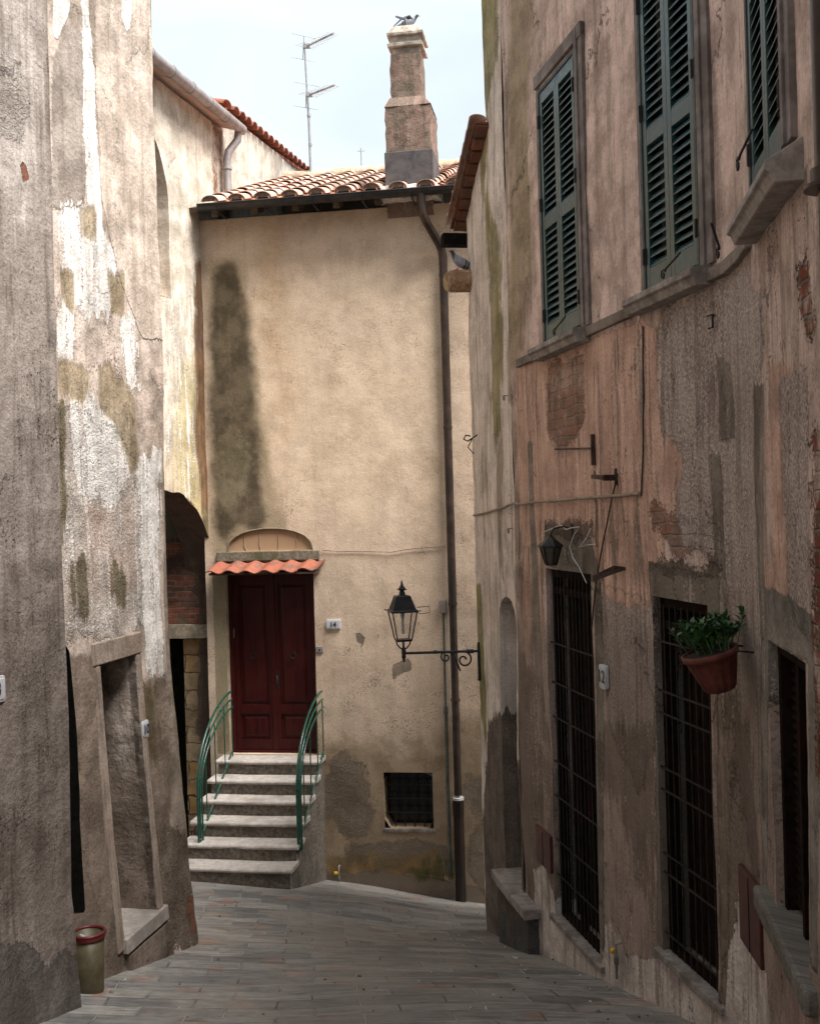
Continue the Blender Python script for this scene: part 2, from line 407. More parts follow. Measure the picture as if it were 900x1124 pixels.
        sm = [True]*len(F4) + [False]*len(extra_f); me.polygons.foreach_set('use_smooth', sm)
        if reveal_mat: me.polygons.foreach_set('material_index', [0]*len(F4)+emi)
        UVV = np.concatenate([np.stack([uvx, uvz], 1)] + ([np.array(euv)] if euv else []))
        lay = me.uv_layers.new(name='UVMap'); li = np.zeros(len(me.loops), int); me.loops.foreach_get('vertex_index', li)
        lay.data.foreach_set('uv', UVV[li].ravel())
        for L in layers:
            at = me.attributes.new(L['name'], 'FLOAT', 'POINT'); at.data.foreach_set('value', np.clip(max_sdf(au, az, L['polys']), -1.5, 1.5))
        me.update()
        o = bpy.data.objects.new(name, me); col.objects.link(o)
        attach(o, parent)
        return o
def max_sdf(u, z, polys):
    r = np.full(np.shape(u), -9.0)
    for p in polys: r = np.maximum(r, sdf(u, z, p))
    return r
def arch(uc, zc, rx, rz, zb, n=20):      # springing at zc, foot at zb
    P = [(uc + rx*math.cos(math.pi*k/n), zc + rz*math.sin(math.pi*k/n)) for k in range(n+1)]
    k = max(1, int((zc-zb)/.08))
    P += [(uc-rx, zc+(zb-zc)*i/k) for i in range(1, k+1)] + [(uc+rx, zb+(zc-zb)*i/k) for i in range(0, k)]
    return P
def E(u, z, ru, rz, n=14): return [(u+ru*math.cos(2*math.pi*k/n), z+rz*math.sin(2*math.pi*k/n)) for k in range(n)]
def RC(u0, u1, z0, z1): return [(u0,z0),(u1,z0),(u1,z1),(u0,z1)]

# ------------------------------------------------------------------ simple materials
def flat_mat(name, c, rough=.6, metal=0, var=.25, scale=30, bump=.0008, c2=None, spec=.4, dirt=None):
    g = G(name); o = g.obj(); n = g.noise(o, scale, 5, .65); n2 = g.noise(o, scale*.18, 4, .6)
    cc = g.mix(g.mr(n, .3, .7), sc3(c, 1-var), sc3(c, 1+var)); cc = g.mix(g.mr(n2, .45, .68), cc, c2 or sc3(c, .6))
    return g.done(cc, g.mr(n2, .3, .7, rough*.8, min(1, rough*1.2)), g.m('MULTIPLY', n, bump), metal=metal, spec=spec)
# ================================================================== wall lines
def batter_left(u, z): return .17*np.clip((-0.6-z)/2.7, 0, 1.2)**1.5
WC = Wall([(-4.3, 14.476), (3.2, 13.276)], seed=1, disp=.010)                # house at the end, u0 shifted below
CU = 1.701                                                                   # u of its visible left corner
WL3 = Wall([(-3.93, 9.2), (-2.42, 15.0)], seed=2, disp=.014)
WL2 = Wall([(-2.448, 6.5), (-1.9696, 8.8)], off=batter_left, seed=3, disp=.020)
def batter_near(u, z): return .045*np.clip((-2.2-z)/.7, 0, 1.2)
WL1 = Wall([(-3.977, -3), (-2.077, 6.5)], off=batter_near, seed=4, disp=.014)
WR = Wall([(.919, 9.67), (1.66, 6.10), (1.715, 5.80), (1.70, 5.50), (1.038, 1.0), (2.2, -3)], seed=5, disp=.013)
WR2 = Wall([(.661, 11.24), (.919, 9.67)], seed=6, disp=.018)
def L(name, w, polys, px=True, **k):
    d = dict(name=name, polys=[w.poly(p) if px else p for p in polys]); d.update(k); return d
def root(name, x, y, z, label, cat, group=None): return empty(name, Matrix.Translation((x, y, z)), label, cat, group)

# ================================================================== ground
anch = [(-2.04,6.49,-2.93),(-2.22,7.58,-3.12),(-1.89,9.17,-3.52),(-1.18,13.98,-4.65),(-.48,13.87,-4.75),(.49,13.71,-4.93),(.77,13.67,-5.01),
        (.72,10.86,-4.28),(.83,10.24,-4.08),(1.03,9.11,-3.77),(1.21,8.26,-3.52),(1.42,7.25,-3.24),(1.53,6.71,-3.13),(-2.3,12.4,-4.12),(-1.3,12.3,-4.24)]
def gz(x, y):
    b = -1.378 - .252*y - .0835*x
    num = 0; den = .35
    for ax, ay, az in anch:
        w_ = np.exp(-((x-ax)**2+(y-ay)**2)/1.1); num = num + w_*(az - (-1.378-.252*ay-.0835*ax)); den = den + w_
    return b + num/den
g = G('street_paving'); uv = g.uv(); v = g.warp(uv, 1.1, .10)
q = g.n('ShaderNodeTexBrick'); g.l(v, q.inputs['Vector']); q.inputs['Scale'].default_value = 1; q.offset = .43
q.inputs['Brick Width'].default_value = .52; q.inputs['Row Height'].default_value = .24; q.inputs['Mortar Size'].default_value = .007; q.inputs['Mortar Smooth'].default_value = .4; q.inputs['Bias'].default_value = 0
q.inputs['Color1'].default_value = (0,0,0,1); q.inputs['Color2'].default_value = (1,1,1,1); q.inputs['Mortar'].default_value = (.5,.5,.5,1)
n1 = g.noise(v, 1.0, 6, .65); n2 = g.noise(v, 14, 7, .7); n3 = g.noise(v, 90, 4, .7)
stn = g.noise(g.sc(v, 1.2, 7), 2.2, 7, .65, .3)
slab = g.mix(g.mr(q.outputs[0], 0, 1, 0, 1, False), (.155,.153,.15), (.33,.315,.295))
slab = g.mix(g.mr(g.noise(v, 2.7, 2), .60, .66), slab, (.30,.20,.165))
slab = g.mix(g.m('MULTIPLY', g.mr(stn, .42, .66), .65), slab, (.085,.08,.076))
slab = g.mix(g.m('MULTIPLY', g.mr(n1, .42, .62), .5), slab, (.36,.325,.29))
slab = g.mix(1.0, slab, g.mix(g.mr(n2, .3, .7, 0, 1, False), (.72,.72,.72), (1.22,1.22,1.22)), 'MULTIPLY')
wide = g.mr(g.noise(v, 2.1, 3), .35, .6)
c = g.mix(g.m('MULTIPLY', q.outputs[1], .85), slab, g.mix(wide, (.11,.105,.10), (.42,.40,.37)))
h = g.m('ADD', g.m('MULTIPLY', q.outputs[1], -.018), g.m('MULTIPLY', q.outputs[0], .004))
h = g.m('ADD', h, g.m('MULTIPLY', n2, .008)); h = g.m('ADD', h, g.m('MULTIPLY', n3, .0015)); h = g.m('ADD', h, g.m('MULTIPLY', n1, .02))
M_pave = g.done(c, g.mr(n2, .3, .7, .42, .72), h, spec=.4)
def ground():
    xs = np.concatenate([[-60,-30,-15,-8], np.arange(-5, 4.01, .1), [8,15,30,60]]); ys = np.concatenate([[-40,-20,-10], np.arange(-4, 16.01, .1), [25,45,90]])
    X, Y = np.meshgrid(xs, ys); Zg = gz(X, Y) + .012*fbm(X*1.5, Y*1.5, 9)
    Zg = np.where(Y < 0, gz(X, 0*Y) , Zg)
    nx, ny = len(xs), len(ys); vs = np.stack([X.ravel(), Y.ravel(), Zg.ravel()], 1)
    fs = [(j*nx+i, j*nx+i+1, (j+1)*nx+i+1, (j+1)*nx+i) for j in range(ny-1) for i in range(nx-1)]
    me = bpy.data.meshes.new('street'); me.from_pydata(vs.tolist(), [], fs); me.materials.append(M_pave)
    me.polygons.foreach_set('use_smooth', [True]*len(fs))
    lay = me.uv_layers.new(name='UVMap'); li = np.zeros(len(me.loops), int); me.loops.foreach_get('vertex_index', li)
    ca, sa = math.cos(-.10), math.sin(-.10); UV = np.stack([vs[:,0]*ca - vs[:,1]*sa, vs[:,0]*sa + vs[:,1]*ca], 1)
    lay.data.foreach_set('uv', UV[li].ravel()); me.update()
    o = bpy.data.objects.new('street', me); col.objects.link(o); tag(o, kind='structure'); attach(o, None)
ground()

# ================================================================== shared materials
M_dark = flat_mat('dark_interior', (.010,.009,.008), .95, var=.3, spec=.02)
M_iron = flat_mat('wrought_iron', (.018,.016,.015), .55, metal=.3, var=.4, scale=60)
M_rust = flat_mat('rusty_iron', (.055,.028,.020), .75, var=.5, scale=50, bump=.001)
M_backwall = flat_mat('plain_render', (.33,.27,.22), .9, scale=4)
M_capstone = flat_mat('sill_stone', (.25,.22,.20), .85, var=.3, scale=22, bump=.004, c2=(.14,.12,.105))
M_zinc = flat_mat('zinc_pipe', (.30,.27,.265), .5, metal=.35, var=.2, scale=9, c2=(.22,.17,.15))
M_brownpipe = flat_mat('brown_pipe', (.045,.030,.024), .38, metal=.3, var=.4, scale=7, c2=(.025,.018,.015))
M_wood = flat_mat('weathered_wood', (.10,.065,.04), .85, var=.4, scale=18, bump=.003)
def tile_material(name, ca, cb, cc):
    g = G(name); o = g.obj(); r = g.n('ShaderNodeNewGeometry').outputs['Random Per Island']
    n = g.noise(o, 22, 6, .7); n2 = g.noise(o, 5, 5, .65)
    c = g.mix(r, ca, cb); c = g.mix(g.mr(n2, .45, .62), c, cc); c = g.mix(g.m('MULTIPLY', g.mr(n, .52, .7), .7), c, sc3(cc, .5))
    c = g.mix(1.0, c, g.mix(g.noise(o, 90, 3), (.75,.75,.75), (1.2,1.2,1.2)), 'MULTIPLY')
    return g.done(c, .85, g.m('MULTIPLY', n, .003), spec=.2)
M_tile = tile_material('old_clay_tile', (.50,.29,.215), (.56,.38,.30), (.56,.43,.355))
M_tile_under = tile_material('clay_channel_tile', (.44,.17,.10), (.52,.26,.17), (.38,.18,.12))
M_tile_new = tile_material('orange_clay_tile', (.25,.070,.042), (.33,.115,.07), (.17,.09,.07))
M_tile_dark = tile_material('soffit_brick_tile', (.16,.06,.04), (.24,.10,.065), (.12,.07,.05))

def coppo(mb, r0, r1, length, th=.013, seg=9, flip=False):
    """half-round roof tile running along local y (r0 at y=0, r1 at y=length)"""
    vs = []; n = seg+1
    for yy, r in ((0, r0), (length, r1)):
        for rr in (r, r-th):
            for k in range(n):
                a = math.pi*k/seg; z = rr*math.sin(a)*.66
                vs.append((-rr*math.cos(a), yy, -z if flip else z))
    fs = []
    for k in range(seg):
        fs += [(k, k+1, 2*n+k+1, 2*n+k), (n+k+1, n+k, 3*n+k, 3*n+k+1), (k+1, k, n+k, n+k+1), (2*n+k, 2*n+k+1, 3*n+k+1, 3*n+k)]
    fs += [(0, 2*n, 3*n, n), (seg, n+seg, 3*n+seg, 2*n+seg)]
    mb.add(vs, fs, False)
def tile_field(M, cols, rows, sp, ex, r=.1, mcover=0, munder=1, mend=3, rnd=None, under=True):
    """M places local x along the eave, y up the slope, z off the roof"""
    rnd = rnd or random.Random(4); mb = MB()
    for i in range(cols):
        for j in range(rows):
            jit = Matrix.Translation((i*sp + rnd.uniform(-.008,.008), j*ex + rnd.uniform(-.015,.015), .055 + rnd.uniform(0,.008)))
            mb.T = M @ jit @ Matrix.Rotation(rnd.uniform(-.03,.03), 4, 'Z') @ Matrix.Rotation(-.045, 4, 'X') ; mb.m = mcover
            coppo(mb, r, r*.82, ex*1.22)
            if j == 0:      # mortar bedding closes the eave tiles
                mb.m = mend; n_ = 8; vs_ = [((r-.016)*math.cos(math.pi*k_/n_), .02, (r-.016)*math.sin(math.pi*k_/n_)*.66) for k_ in range(n_+1)]; mb.add(vs_ + [(x_, .10, z_) for x_, y_, z_ in vs_], [tuple(range(n_, -1, -1))] + [(k_, k_+1, n_+2+k_, n_+1+k_) for k_ in range(n_)])
            if under:
                mb.T = M @ Matrix.Translation(((i+.5)*sp, j*ex-.03, .075)) @ Matrix.Rotation(-.045, 4, 'X'); mb.m = munder
                coppo(mb, r*.9, r*1.05, ex*1.22, flip=True)
    mb.T = Matrix.Identity(4); return mb

# ================================================================== 1. the house at the end (number 14)
def cu(px, py): return WC.px(px, py)
house = root('house', -1, 13.9, -4.8, 'ochre plastered house closing the alley, red door above six stone steps', 'house')
door_u0, door_u1, door_z0, door_z1 = cu(250,740)[0], cu(347,740)[0], -3.10, -.74
layers_C = [
    L('upper_pale', WC, [[(260,330),(300,300),(400,290),(470,330),(500,430),(480,560),(400,600),(340,560),(290,500),(270,420)]], c=(.68,.545,.41), c2=(.63,.49,.36), amp=1.2, freq=.9, soft=.35, op=.55),
    L('water_mark', WC, [[(286,236),(305,236),(312,330),(322,440),(310,480),(296,420),(286,320)]], c=(.50,.34,.20), c2=(.42,.28,.17), amp=.5, freq=1.4, soft=.25, op=.5),
    L('moss_halo', WC, [[(228,300),(238,286),(256,286),(270,305),(280,380),(292,470),(305,560),(322,600),(262,612),(232,612),(229,450)]], c=(.36,.285,.19), c2=(.24,.19,.12), amp=.18, freq=3, soft=.10, op=.8),
    L('moss', WC, [[(231,330),(234,304),(243,289),(256,291),(266,312),(272,350),(277,400),(283,470),(287,530),(294,570),(282,590),(262,575),(250,598),(236,590),(230,450)]], c=(.066,.052,.034), c2=(.125,.098,.066), amp=.13, freq=3.5, soft=.075, er=.7, lf=9, op=.96),
    L('moss_pale', WC, [[(238,480),(262,470),(275,500),(270,540),(245,560),(236,520)]], c=(.22,.19,.13), c2=(.13,.11,.07), amp=.35, freq=8, soft=.05, op=.6),
    L('damp_low', WC, [[(340,830),(540,800),(560,1010),(340,1010)]], c=(.22,.155,.09), c2=(.27,.20,.125), amp=.9, freq=1.6, soft=.22, op=.72),
    L('bare_patch', WC, [[(356,838),(378,826),(396,842),(401,868),(396,880),(408,892),(406,915),(385,922),(372,905),(355,900)],[(385,925),(450,920),(500,930),(500,960),(420,955),(380,948)],[(515,850),(545,850),(545,985),(522,975),(512,940),(525,900),(510,870)]],
      c=(.17,.13,.095), c2=(.27,.22,.17), amp=.26, freq=4, soft=.008, h=-.008, kind='rough', gs=40, op=.85),
    L('ochre_low', WC, [[(345,940),(480,940),(480,968),(345,962)]], c=(.26,.15,.045), c2=(.16,.11,.05), amp=.35, freq=4, soft=.09, op=.7),
    L('skirt', WC, [[(330,957),(420,958),(500,968),(560,985),(560,1020),(330,1020)]], c=(.20,.16,.125), c2=(.16,.125,.10), amp=.10, freq=5, soft=.012, h=.006, op=.9),
    L('green_low', WC, [[(452,956),(470,950),(484,942),(497,946),(499,966),(485,970),(460,964)]], c=(.060,.070,.022), c2=(.12,.11,.05), amp=.34, freq=9, soft=.02, op=.85, holes=.47),
    L('chips', WC, [[(388,694),(396,694),(403,700),(398,710),(391,705)],[(412,696),(416,697),(415,703),(411,701)],[(430,730),(450,722),(452,736),(434,742),(430,752)]], c=(.10,.085,.07), c2=(.20,.16,.12), amp=.05, freq=14, soft=.006, h=-.006, op=.8),
    L('frame_band', WC, [RC(door_u0-.17, door_u0, -3.1, -.74)], px=False, c=(.30,.245,.16), c2=(.22,.18,.11), amp=.02, soft=.01, h=.0, op=.9),
    L('eave_band', WC, [[(225,225),(520,205),(520,240),(225,262)]], c=(.38,.28,.20), c2=(.48,.37,.27), amp=.35, freq=4, soft=.14, op=.5),  # browner band along the wall top, just below the gutter
]
M_C = wall_mat('ochre_plaster', (.62,.485,.375), (.575,.44,.335), (.53,.40,.30), layers_C, streak=.22, grain=.6, seed=1, pits=.7, crack=.2, stain=.12, staincol=(.36,.25,.15), mott=.45)
win_u0, win_z1 = cu(421,848); win_u1, win_z0 = cu(476,910)
lun_u0 = cu(250,605)[0]; lun_u1 = cu(343,605)[0]; luc = (lun_u0+lun_u1)/2; lur = (lun_u1-lun_u0)/2
lunette = [(luc+lur*math.cos(math.pi*k/24), -.47+.285*math.sin(math.pi*k/24)**.8) for k in range(25)]
passage_u1 = cu(240,800)[0]-.02
WC.mesh('wall', M_C, house, CU-.06, WC.L, -5.9, 3.84, layers=layers_C, cell=.05, holes=[
    dict(u0=door_u0, u1=door_u1, z0=door_z0, z1=door_z1, d=.22), dict(u0=win_u0, u1=win_u1, z0=win_z0, z1=win_z1, d=.25), dict(poly=lunette, d=.025)])
# lunette filling
Ml = wall_mat('lunette_plaster', (.42,.27,.17), (.36,.24,.15), (.20,.15,.09), seed=9, stain=.6, crack=.4)
lun = MB(); lun.prism([(x-luc, z) for x, z in lunette], .024, .05)
lo = lun.build('lunette', Ml, house, WC.M(luc, 0, 0))
for k in (-.60, -.24, .20, .62): sp = MB(); sp.tube([(k*lur*.9+.02*k, .018, -.47), (k*lur*1.02, .018, -.40), (k*lur, .018, -.475+.27*math.sqrt(max(0,1-k*k)))], .006, 5); sp.build('lunette_rib', Ml, lo, WC.M(luc, 0, 0))
rim = MB(); rim.tube([(x-luc, -.004, z) for x, z in [(luc+lur*1.02, -.47)]+lunette+[(luc-lur*1.02, -.47)]], .011, 6)
rim.build('moulding', flat_mat('mossy_moulding', (.20,.17,.12), .9, c2=(.11,.10,.06)), lo, WC.M(luc, 0, 0))
# side, back, roof deck
bx = MB(); Mh = WC.M(0, 0, 0); bx.T = Mh
bx.box(0.02, WC.L, .80, 7.4, -6.2, 3.72); bx.box(WC.L-.01, WC.L+.25, 0.0, 7.4, -6.2, 3.8)
bx.T = Matrix.Identity(4); 
# roof
ROOFP = math.atan(.365); eave_n = .30; ez = 3.93
M_roof = Mh @ Matrix.Translation((0, -eave_n, ez)) @ Matrix.Rotation(ROOFP, 4, 'X')
us0 = CU + .13
tf = tile_field(M_roof @ Matrix.Translation((us0+.12, .02, 0)), 17, 12, .345, .350, r=.118)
tf.m = 2; tf.T = M_roof; tf.box(us0-.9, WC.L+.2, .0, 4.35, -.06, .0); tf.T = Matrix.Identity(4)
roofo = tf.build('roof', [M_tile, M_tile_under, M_wood, flat_mat('tile_mortar', (.30,.20,.155), .95, var=.4, scale=30, bump=.004)], house)
rr = MB(); rr.T = M_roof
rng = random.Random(8)
for i in range(16):
    rr.T = M_roof @ Matrix.Translation((us0+.05+i*.40, 4.22, .08)) @ Matrix.Rotation(R(-90)-ROOFP*0, 4, 'Z') @ Matrix.Rotation(rng.uniform(-.03,.03), 4, 'Y')
    coppo(rr, .16, .14, .46)
rr.T = M_roof; rr.box(us0-.3, WC.L, 4.12, 4.32, -.05, .10)
rr.build('ridge', flat_mat('mossy_ridge', (.44,.33,.24), .9, var=.35, scale=9, bump=.004, c2=(.30,.25,.15)), roofo)
bx.T = M_roof; bx.box(us0-.9, WC.L+.2, 4.25, 4.37, -3.0, .02); bx.T = Matrix.Identity(4)
bx.build('rear_wall', M_backwall, house)
# rafters under the eave
for i in range(11):
    rf = MB(); rf.T = M_roof; rf.box(us0+.10+i*.53, us0+.18+i*.53, .05, .36, -.14, -.06); rf.build('rafter_end', M_wood, house)
# gutter
gm = MB(); gm.T = Mh
us0 = us0 + .02
def half_gutter(mb, u0, u1, yc, zc, r, mats=0):
    for rr_, fl in ((r, 1), (r-.008, -1)):
        n = 10; vs = [(x, yc+rr_*math.cos(math.pi+math.pi*k/n), zc+rr_*math.sin(math.pi+math.pi*k/n)) for x in (u0,u1) for k in range(n+1)]
        mb.add(vs, [(k, k+1, n+2+k, n+1+k) if fl > 0 else (k+1, k, n+1+k, n+2+k) for k in range(n)], True)
    mb.tube([(u0, yc-r, zc), (u1, yc-r, zc)], .010, 6)
    for x in (u0, u1): mb.prismx([(yc+r*math.cos(math.pi+math.pi*k/10), zc+r*math.sin(math.pi+math.pi*k/10)) for k in range(11)], x-.003, x+.003)
half_gutter(gm, us0-.04, WC.L+.15, -eave_n-.05, 3.93, .075)
k = us0+.2
while k < WC.L: gm.box(k, k+.02, -eave_n-.05, -.0, 3.835, 3.845); gm.tube([(k+.01, -eave_n-.05+.08*math.cos(math.pi+math.pi*q/8), 3.93+.08*math.sin(math.pi+math.pi*q/8)) for q in range(9)], .006, 4); k += .62
gm.build('gutter', flat_mat('dark_gutter', (.035,.035,.036), .45, metal=.4, var=.4, scale=12, c2=(.07,.06,.055)), house)
# downpipe
def cl(px, py, n): u, z = cu(px, py); return (u, -n, z)
dp = MB(); dp.T = Mh
top_ = cl(467,225,.34); P_ = [(top_[0], -.35, 3.90), (top_[0], -.34, 3.76)]
u1_, z1_ = cu(471,258); u2_, z2_ = cu(487,283); u3_, z3_ = cu(505,880)
for t in np.linspace(0, 1, 8): 
    s_ = t*t*(3-2*t); P_.append((top_[0]+(u2_-top_[0])*s_, -.34+.26*s_, 3.70-(3.70-z2_)*t))
dp.tube(P_ + [(u2_, -.08, z2_-.2), (u2_, -.08, -1.2)], .052, 12)
dp.tube([(u2_, -.08, -1.0), (u2_, -.08, z3_+.1)], .047, 12)
for z in (2.9, 1.0, -1.2, -2.4): dp.tube([(u2_, -.08, z), (u2_, -.08, z+.035)], .058, 12); dp.box(u2_-.01, u2_+.01, -.06, .01, z, z+.03)
pipe = dp.build('downpipe', M_brownpipe, house)
dp = MB(); dp.T = Mh
dp.tube([(u2_, -.085, z3_+.06), (u2_, -.085, z3_-.02), (u2_, -.085, -5.3)], [.060,.064,.064], 14)
dp.tube([(u2_, -.085, z3_+.02), (u2_, -.085, z3_-.14)], .070, 14)
dp.build('iron_foot_pipe', flat_mat('cast_iron', (.020,.014,.011), .4, metal=.3, c2=(.035,.020,.013)), pipe)
cb = MB(); cb.T = Mh; cb.tube([(u2_, -.085, z3_+.045), (u2_, -.085, z3_+.075)], .071, 14); cb.build('pale_collar', flat_mat('pale_band', (.5,.5,.5), .5), pipe)
# chimney
M_chim = wall_mat('chimney_render', (.33,.225,.185), (.26,.17,.135), (.16,.12,.095), [], streak=.7, grain=2.2, seed=12, stain=.8, crack=.6, speck=.4, staincol=(.15,.13,.10))
def boxuv(o):
    me = o.data; lay = me.uv_layers.new(name='UVMap')
    for p in me.polygons:
        n = p.normal
        for li in p.loop_indices:
            c_ = me.vertices[me.loops[li].vertex_index].co
            lay.data[li].uv = ((c_.x, c_.y) if abs(n.z) > .7 else ((c_.x, c_.z) if abs(n.y) > abs(n.x) else (c_.y+3.1, c_.z)))
    return o
def rough_box(mb, x0, x1, y0, y1, z0, z1, amp=.012, st=.08, seed=0, taper=0):
    """box with subdivided, slightly uneven faces"""
    r_ = random.Random(seed)
    nx, ny, nz = [max(1, int(round((b-a)/st))) for a, b in ((x0,x1),(y0,y1),(z0,z1))]
    idx = {}; vs = []
    def vid(i,j,k):
        if (i,j,k) not in idx:
            x = x0+(x1-x0)*i/nx; y = y0+(y1-y0)*j/ny; z = z0+(z1-z0)*k/nz
            f = 1 - taper*k/nz; cx_, cy_ = (x0+x1)/2, (y0+y1)/2
            x = cx_+(x-cx_)*f; y = cy_+(y-cy_)*f
            e = sum([i in (0,nx), j in (0,ny), k in (0,nz)]) >= 2
            a = amp*(1.4 if e else 1)
            if e: x += (cx_-x)*.02; y += (cy_-y)*.02
            vs.append((x+r_.uniform(-a,a), y+r_.uniform(-a,a), z+r_.uniform(-a,a)*.6)); idx[(i,j,k)] = len(vs)-1
        return idx[(i,j,k)]
    fs = []
    for j in range(ny):
        for k in range(nz):
            fs.append((vid(0,j+1,k), vid(0,j,k), vid(0,j,k+1), vid(0,j+1,k+1))); fs.append((vid(nx,j,k), vid(nx,j+1,k), vid(nx,j+1,k+1), vid(nx,j,k+1)))
    for i in range(nx):
        for k in range(nz):
            fs.append((vid(i,0,k), vid(i+1,0,k), vid(i+1,0,k+1), vid(i,0,k+1))); fs.append((vid(i+1,ny,k), vid(i,ny,k), vid(i,ny,k+1), vid(i+1,ny,k+1)))
    for i in range(nx):
        for j in range(ny):
            fs.append((vid(i,j,nz), vid(i+1,j,nz), vid(i+1,j+1,nz), vid(i,j+1,nz))); fs.append((vid(i,j+1,0), vid(i+1,j+1,0), vid(i+1,j,0), vid(i,j,0)))
    mb.add(vs, fs, False)
cx0, cz0 = cu(424,190); cx1, _ = cu(475,190); CM = Mh @ Matrix.Translation(((cx0+cx1)/2, -.02, 0))
hw = (cx1-cx0)/2
ch = MB(); rough_box(ch, -hw, hw, 0, .60, 3.7, 5.10, .008, .09, 3)
# shoulder
zt = 5.10; hs = hw*.70
ch.add([(-hw,0,zt),(hw,0,zt),(hw,.6,zt),(-hw,.6,zt),(-hs-.03,.09,zt+.14),(hs-.02,.09,zt+.14),(hs-.02,.51,zt+.14),(-hs-.03,.51,zt+.14)], [(0,1,5,4),(1,2,6,5),(2,3,7,6),(3,0,4,7),(4,5,6,7)])
rough_box(ch, -hs-.02, hs-.04, .10, .50, zt+.12, 5.80, .007, .09, 5)
cho = boxuv(ch.build('chimney', M_chim, house, CM))
M_chimcap = flat_mat('weathered_cap', (.36,.31,.26), .9, var=.4, scale=16, bump=.006, c2=(.20,.17,.14))
cp = MB(); a_, b_ = -hs-.03, hs-.01
rough_box(cp, a_+.04, b_-.04, .13, .47, 5.78, 5.92, .004, .1, 6)
rough_box(cp, a_-.01, b_+.01, .06, .54, 5.88, 5.93, .004, .1, 7)
rough_box(cp, a_+.02, b_-.02, .10, .50, 5.92, 6.02, .004, .1, 8)
rough_box(cp, a_-.02, b_+.02, .05, .55, 6.02, 6.06, .004, .1, 9)
cp.add([(a_,.06,6.055),(b_,.06,6.055),(b_,.54,6.055),(a_,.54,6.055),(a_+.06,.12,6.16),(b_-.06,.12,6.16),(b_-.06,.48,6.16),(a_+.06,.48,6.16)], [(0,1,5,4),(1,2,6,5),(2,3,7,6),(3,0,4,7),(4,5,6,7)])
cp.build('chimney_cap', M_chimcap, cho, CM, bevel=.008)
fl = MB(); fl.box(-hw-.012, hw+.012, -.025, .62, 3.95, 4.52); fl.build('lead_flashing', flat_mat('bitumen_flashing', (.055,.048,.05), .7, var=.35, scale=14, bump=.004, c2=(.10,.085,.08)), cho, CM, bevel=.01)
mo = MB(); rough_box(mo, -hw-.07, hw+.09, -.20, .3, 3.88, 4.05, .014, .05, 11); mo.build('mortar_fillet', flat_mat('pale_mortar', (.55,.50,.46), .9, var=.3, scale=20, bump=.006), cho, CM)
# the double door
g = G('door_wood'); o_ = g.obj(); gr_ = g.noise(g.sc(o_, 14, 14, .9), 2.2, 8, .65, .6); g2 = g.noise(o_, 3, 4)
c_ = g.mix(g.mr(gr_, .32, .66), (.024,.0018,.0022), (.050,.0036,.0036)); c_ = g.mix(g.mr(g2, .45, .62), c_, (.045,.006,.004))
M_door = g.done(c_, g.mr(gr_, .3, .7, .38, .55), g.m('MULTIPLY', gr_, .0016), spec=.25)
du = door_u1-door_u0; DM = WC.M(door_u0, door_z0, 0)
dr = empty('double_door', DM, parent=house)
dh = door_z1-door_z0
fm = MB(); fm.box(.0,.05,.10,.20,0,dh); fm.box(du-.05,du,.10,.20,0,dh); fm.box(.05,du-.05,.10,.20,dh-.05,dh); fm.box(.05, du-.05, .09, .2, 0, .03)
fm.build('door_frame', M_door, dr, DM, bevel=.004)
for side in (0, 1):
    x0 = .05 if side == 0 else du/2; x1 = du/2-.002 if side == 0 else du-.05
    lf = MB(); W_ = x1-x0; st_ = .075
    lf.box(x0, x0+st_, .125, .165, .03, dh-.05); lf.box(x1-st_, x1, .125, .165, .03, dh-.05)
    for za, zb in ((.03,.17),(.50,.62),(dh-.16,dh-.05)): lf.box(x0+st_, x1-st_, .126, .164, za, zb)
    for za, zb in ((.17,.50),(.62,dh-.16)):
        lf.box(x0+st_, x1-st_, .15, .158, za, zb)
        a = x0+st_+.03; b = x1-st_-.03
        lf.add([(a,.15,za+.03),(b,.15,za+.03),(b,.15,zb-.03),(a,.15,zb-.03),(a+.03,.134,za+.06),(b-.03,.134,za+.06),(b-.03,.134,zb-.06),(a+.03,.134,zb-.06)], [(0,1,5,4),(1,2,6,5),(2,3,7,6),(3,0,4,7),(4,5,6,7)])
    if side == 0: lf.box(x1-.03, x1+.03, .112, .126, .03, dh-.05)
    lo_ = lf.build('door_leaf', M_door, dr, DM, bevel=.003)
# knobs belong to the door
for x in (.05+(du/2-.05)*.5, du/2+(du/2-.05)*.5):
    kn = MB(); kn.tube([(x, .135, 1.30), (x, .09, 1.30)], .011, 8); kn.tube([(x+.035*math.cos(a), .10+.02*math.sin(a)*0, 1.26+.035*math.sin(a)) for a in np.linspace(0, 2*math.pi, 14)], .007, 6)
    kn.build('knocker', M_iron, dr, DM)
hd = MB(); hd.tube([(du/2+.045,.125,1.0),(du/2+.045,.085,1.0),(du/2+.045,.075,.90)], .009, 8); hd.box(du/2+.03,du/2+.06,.118,.126,.84,1.06); hd.build('door_handle', M_iron, dr, DM)
bk = MB(); bk.T = Mh; bk.box(door_u0-.1, door_u1+.1, .2, .24, door_z0-.1, door_z1+.1); bk.box(win_u0-.3, win_u1+.3, .60, .64, win_z0-.3, win_z1+.3)
bk.box(win_u0-.3, win_u0, .2, .62, win_z0-.3, win_z1+.3); bk.box(win_u1, win_u1+.3, .2, .62, win_z0-.3, win_z1+.3); bk.build('dark_room', M_dark, house)
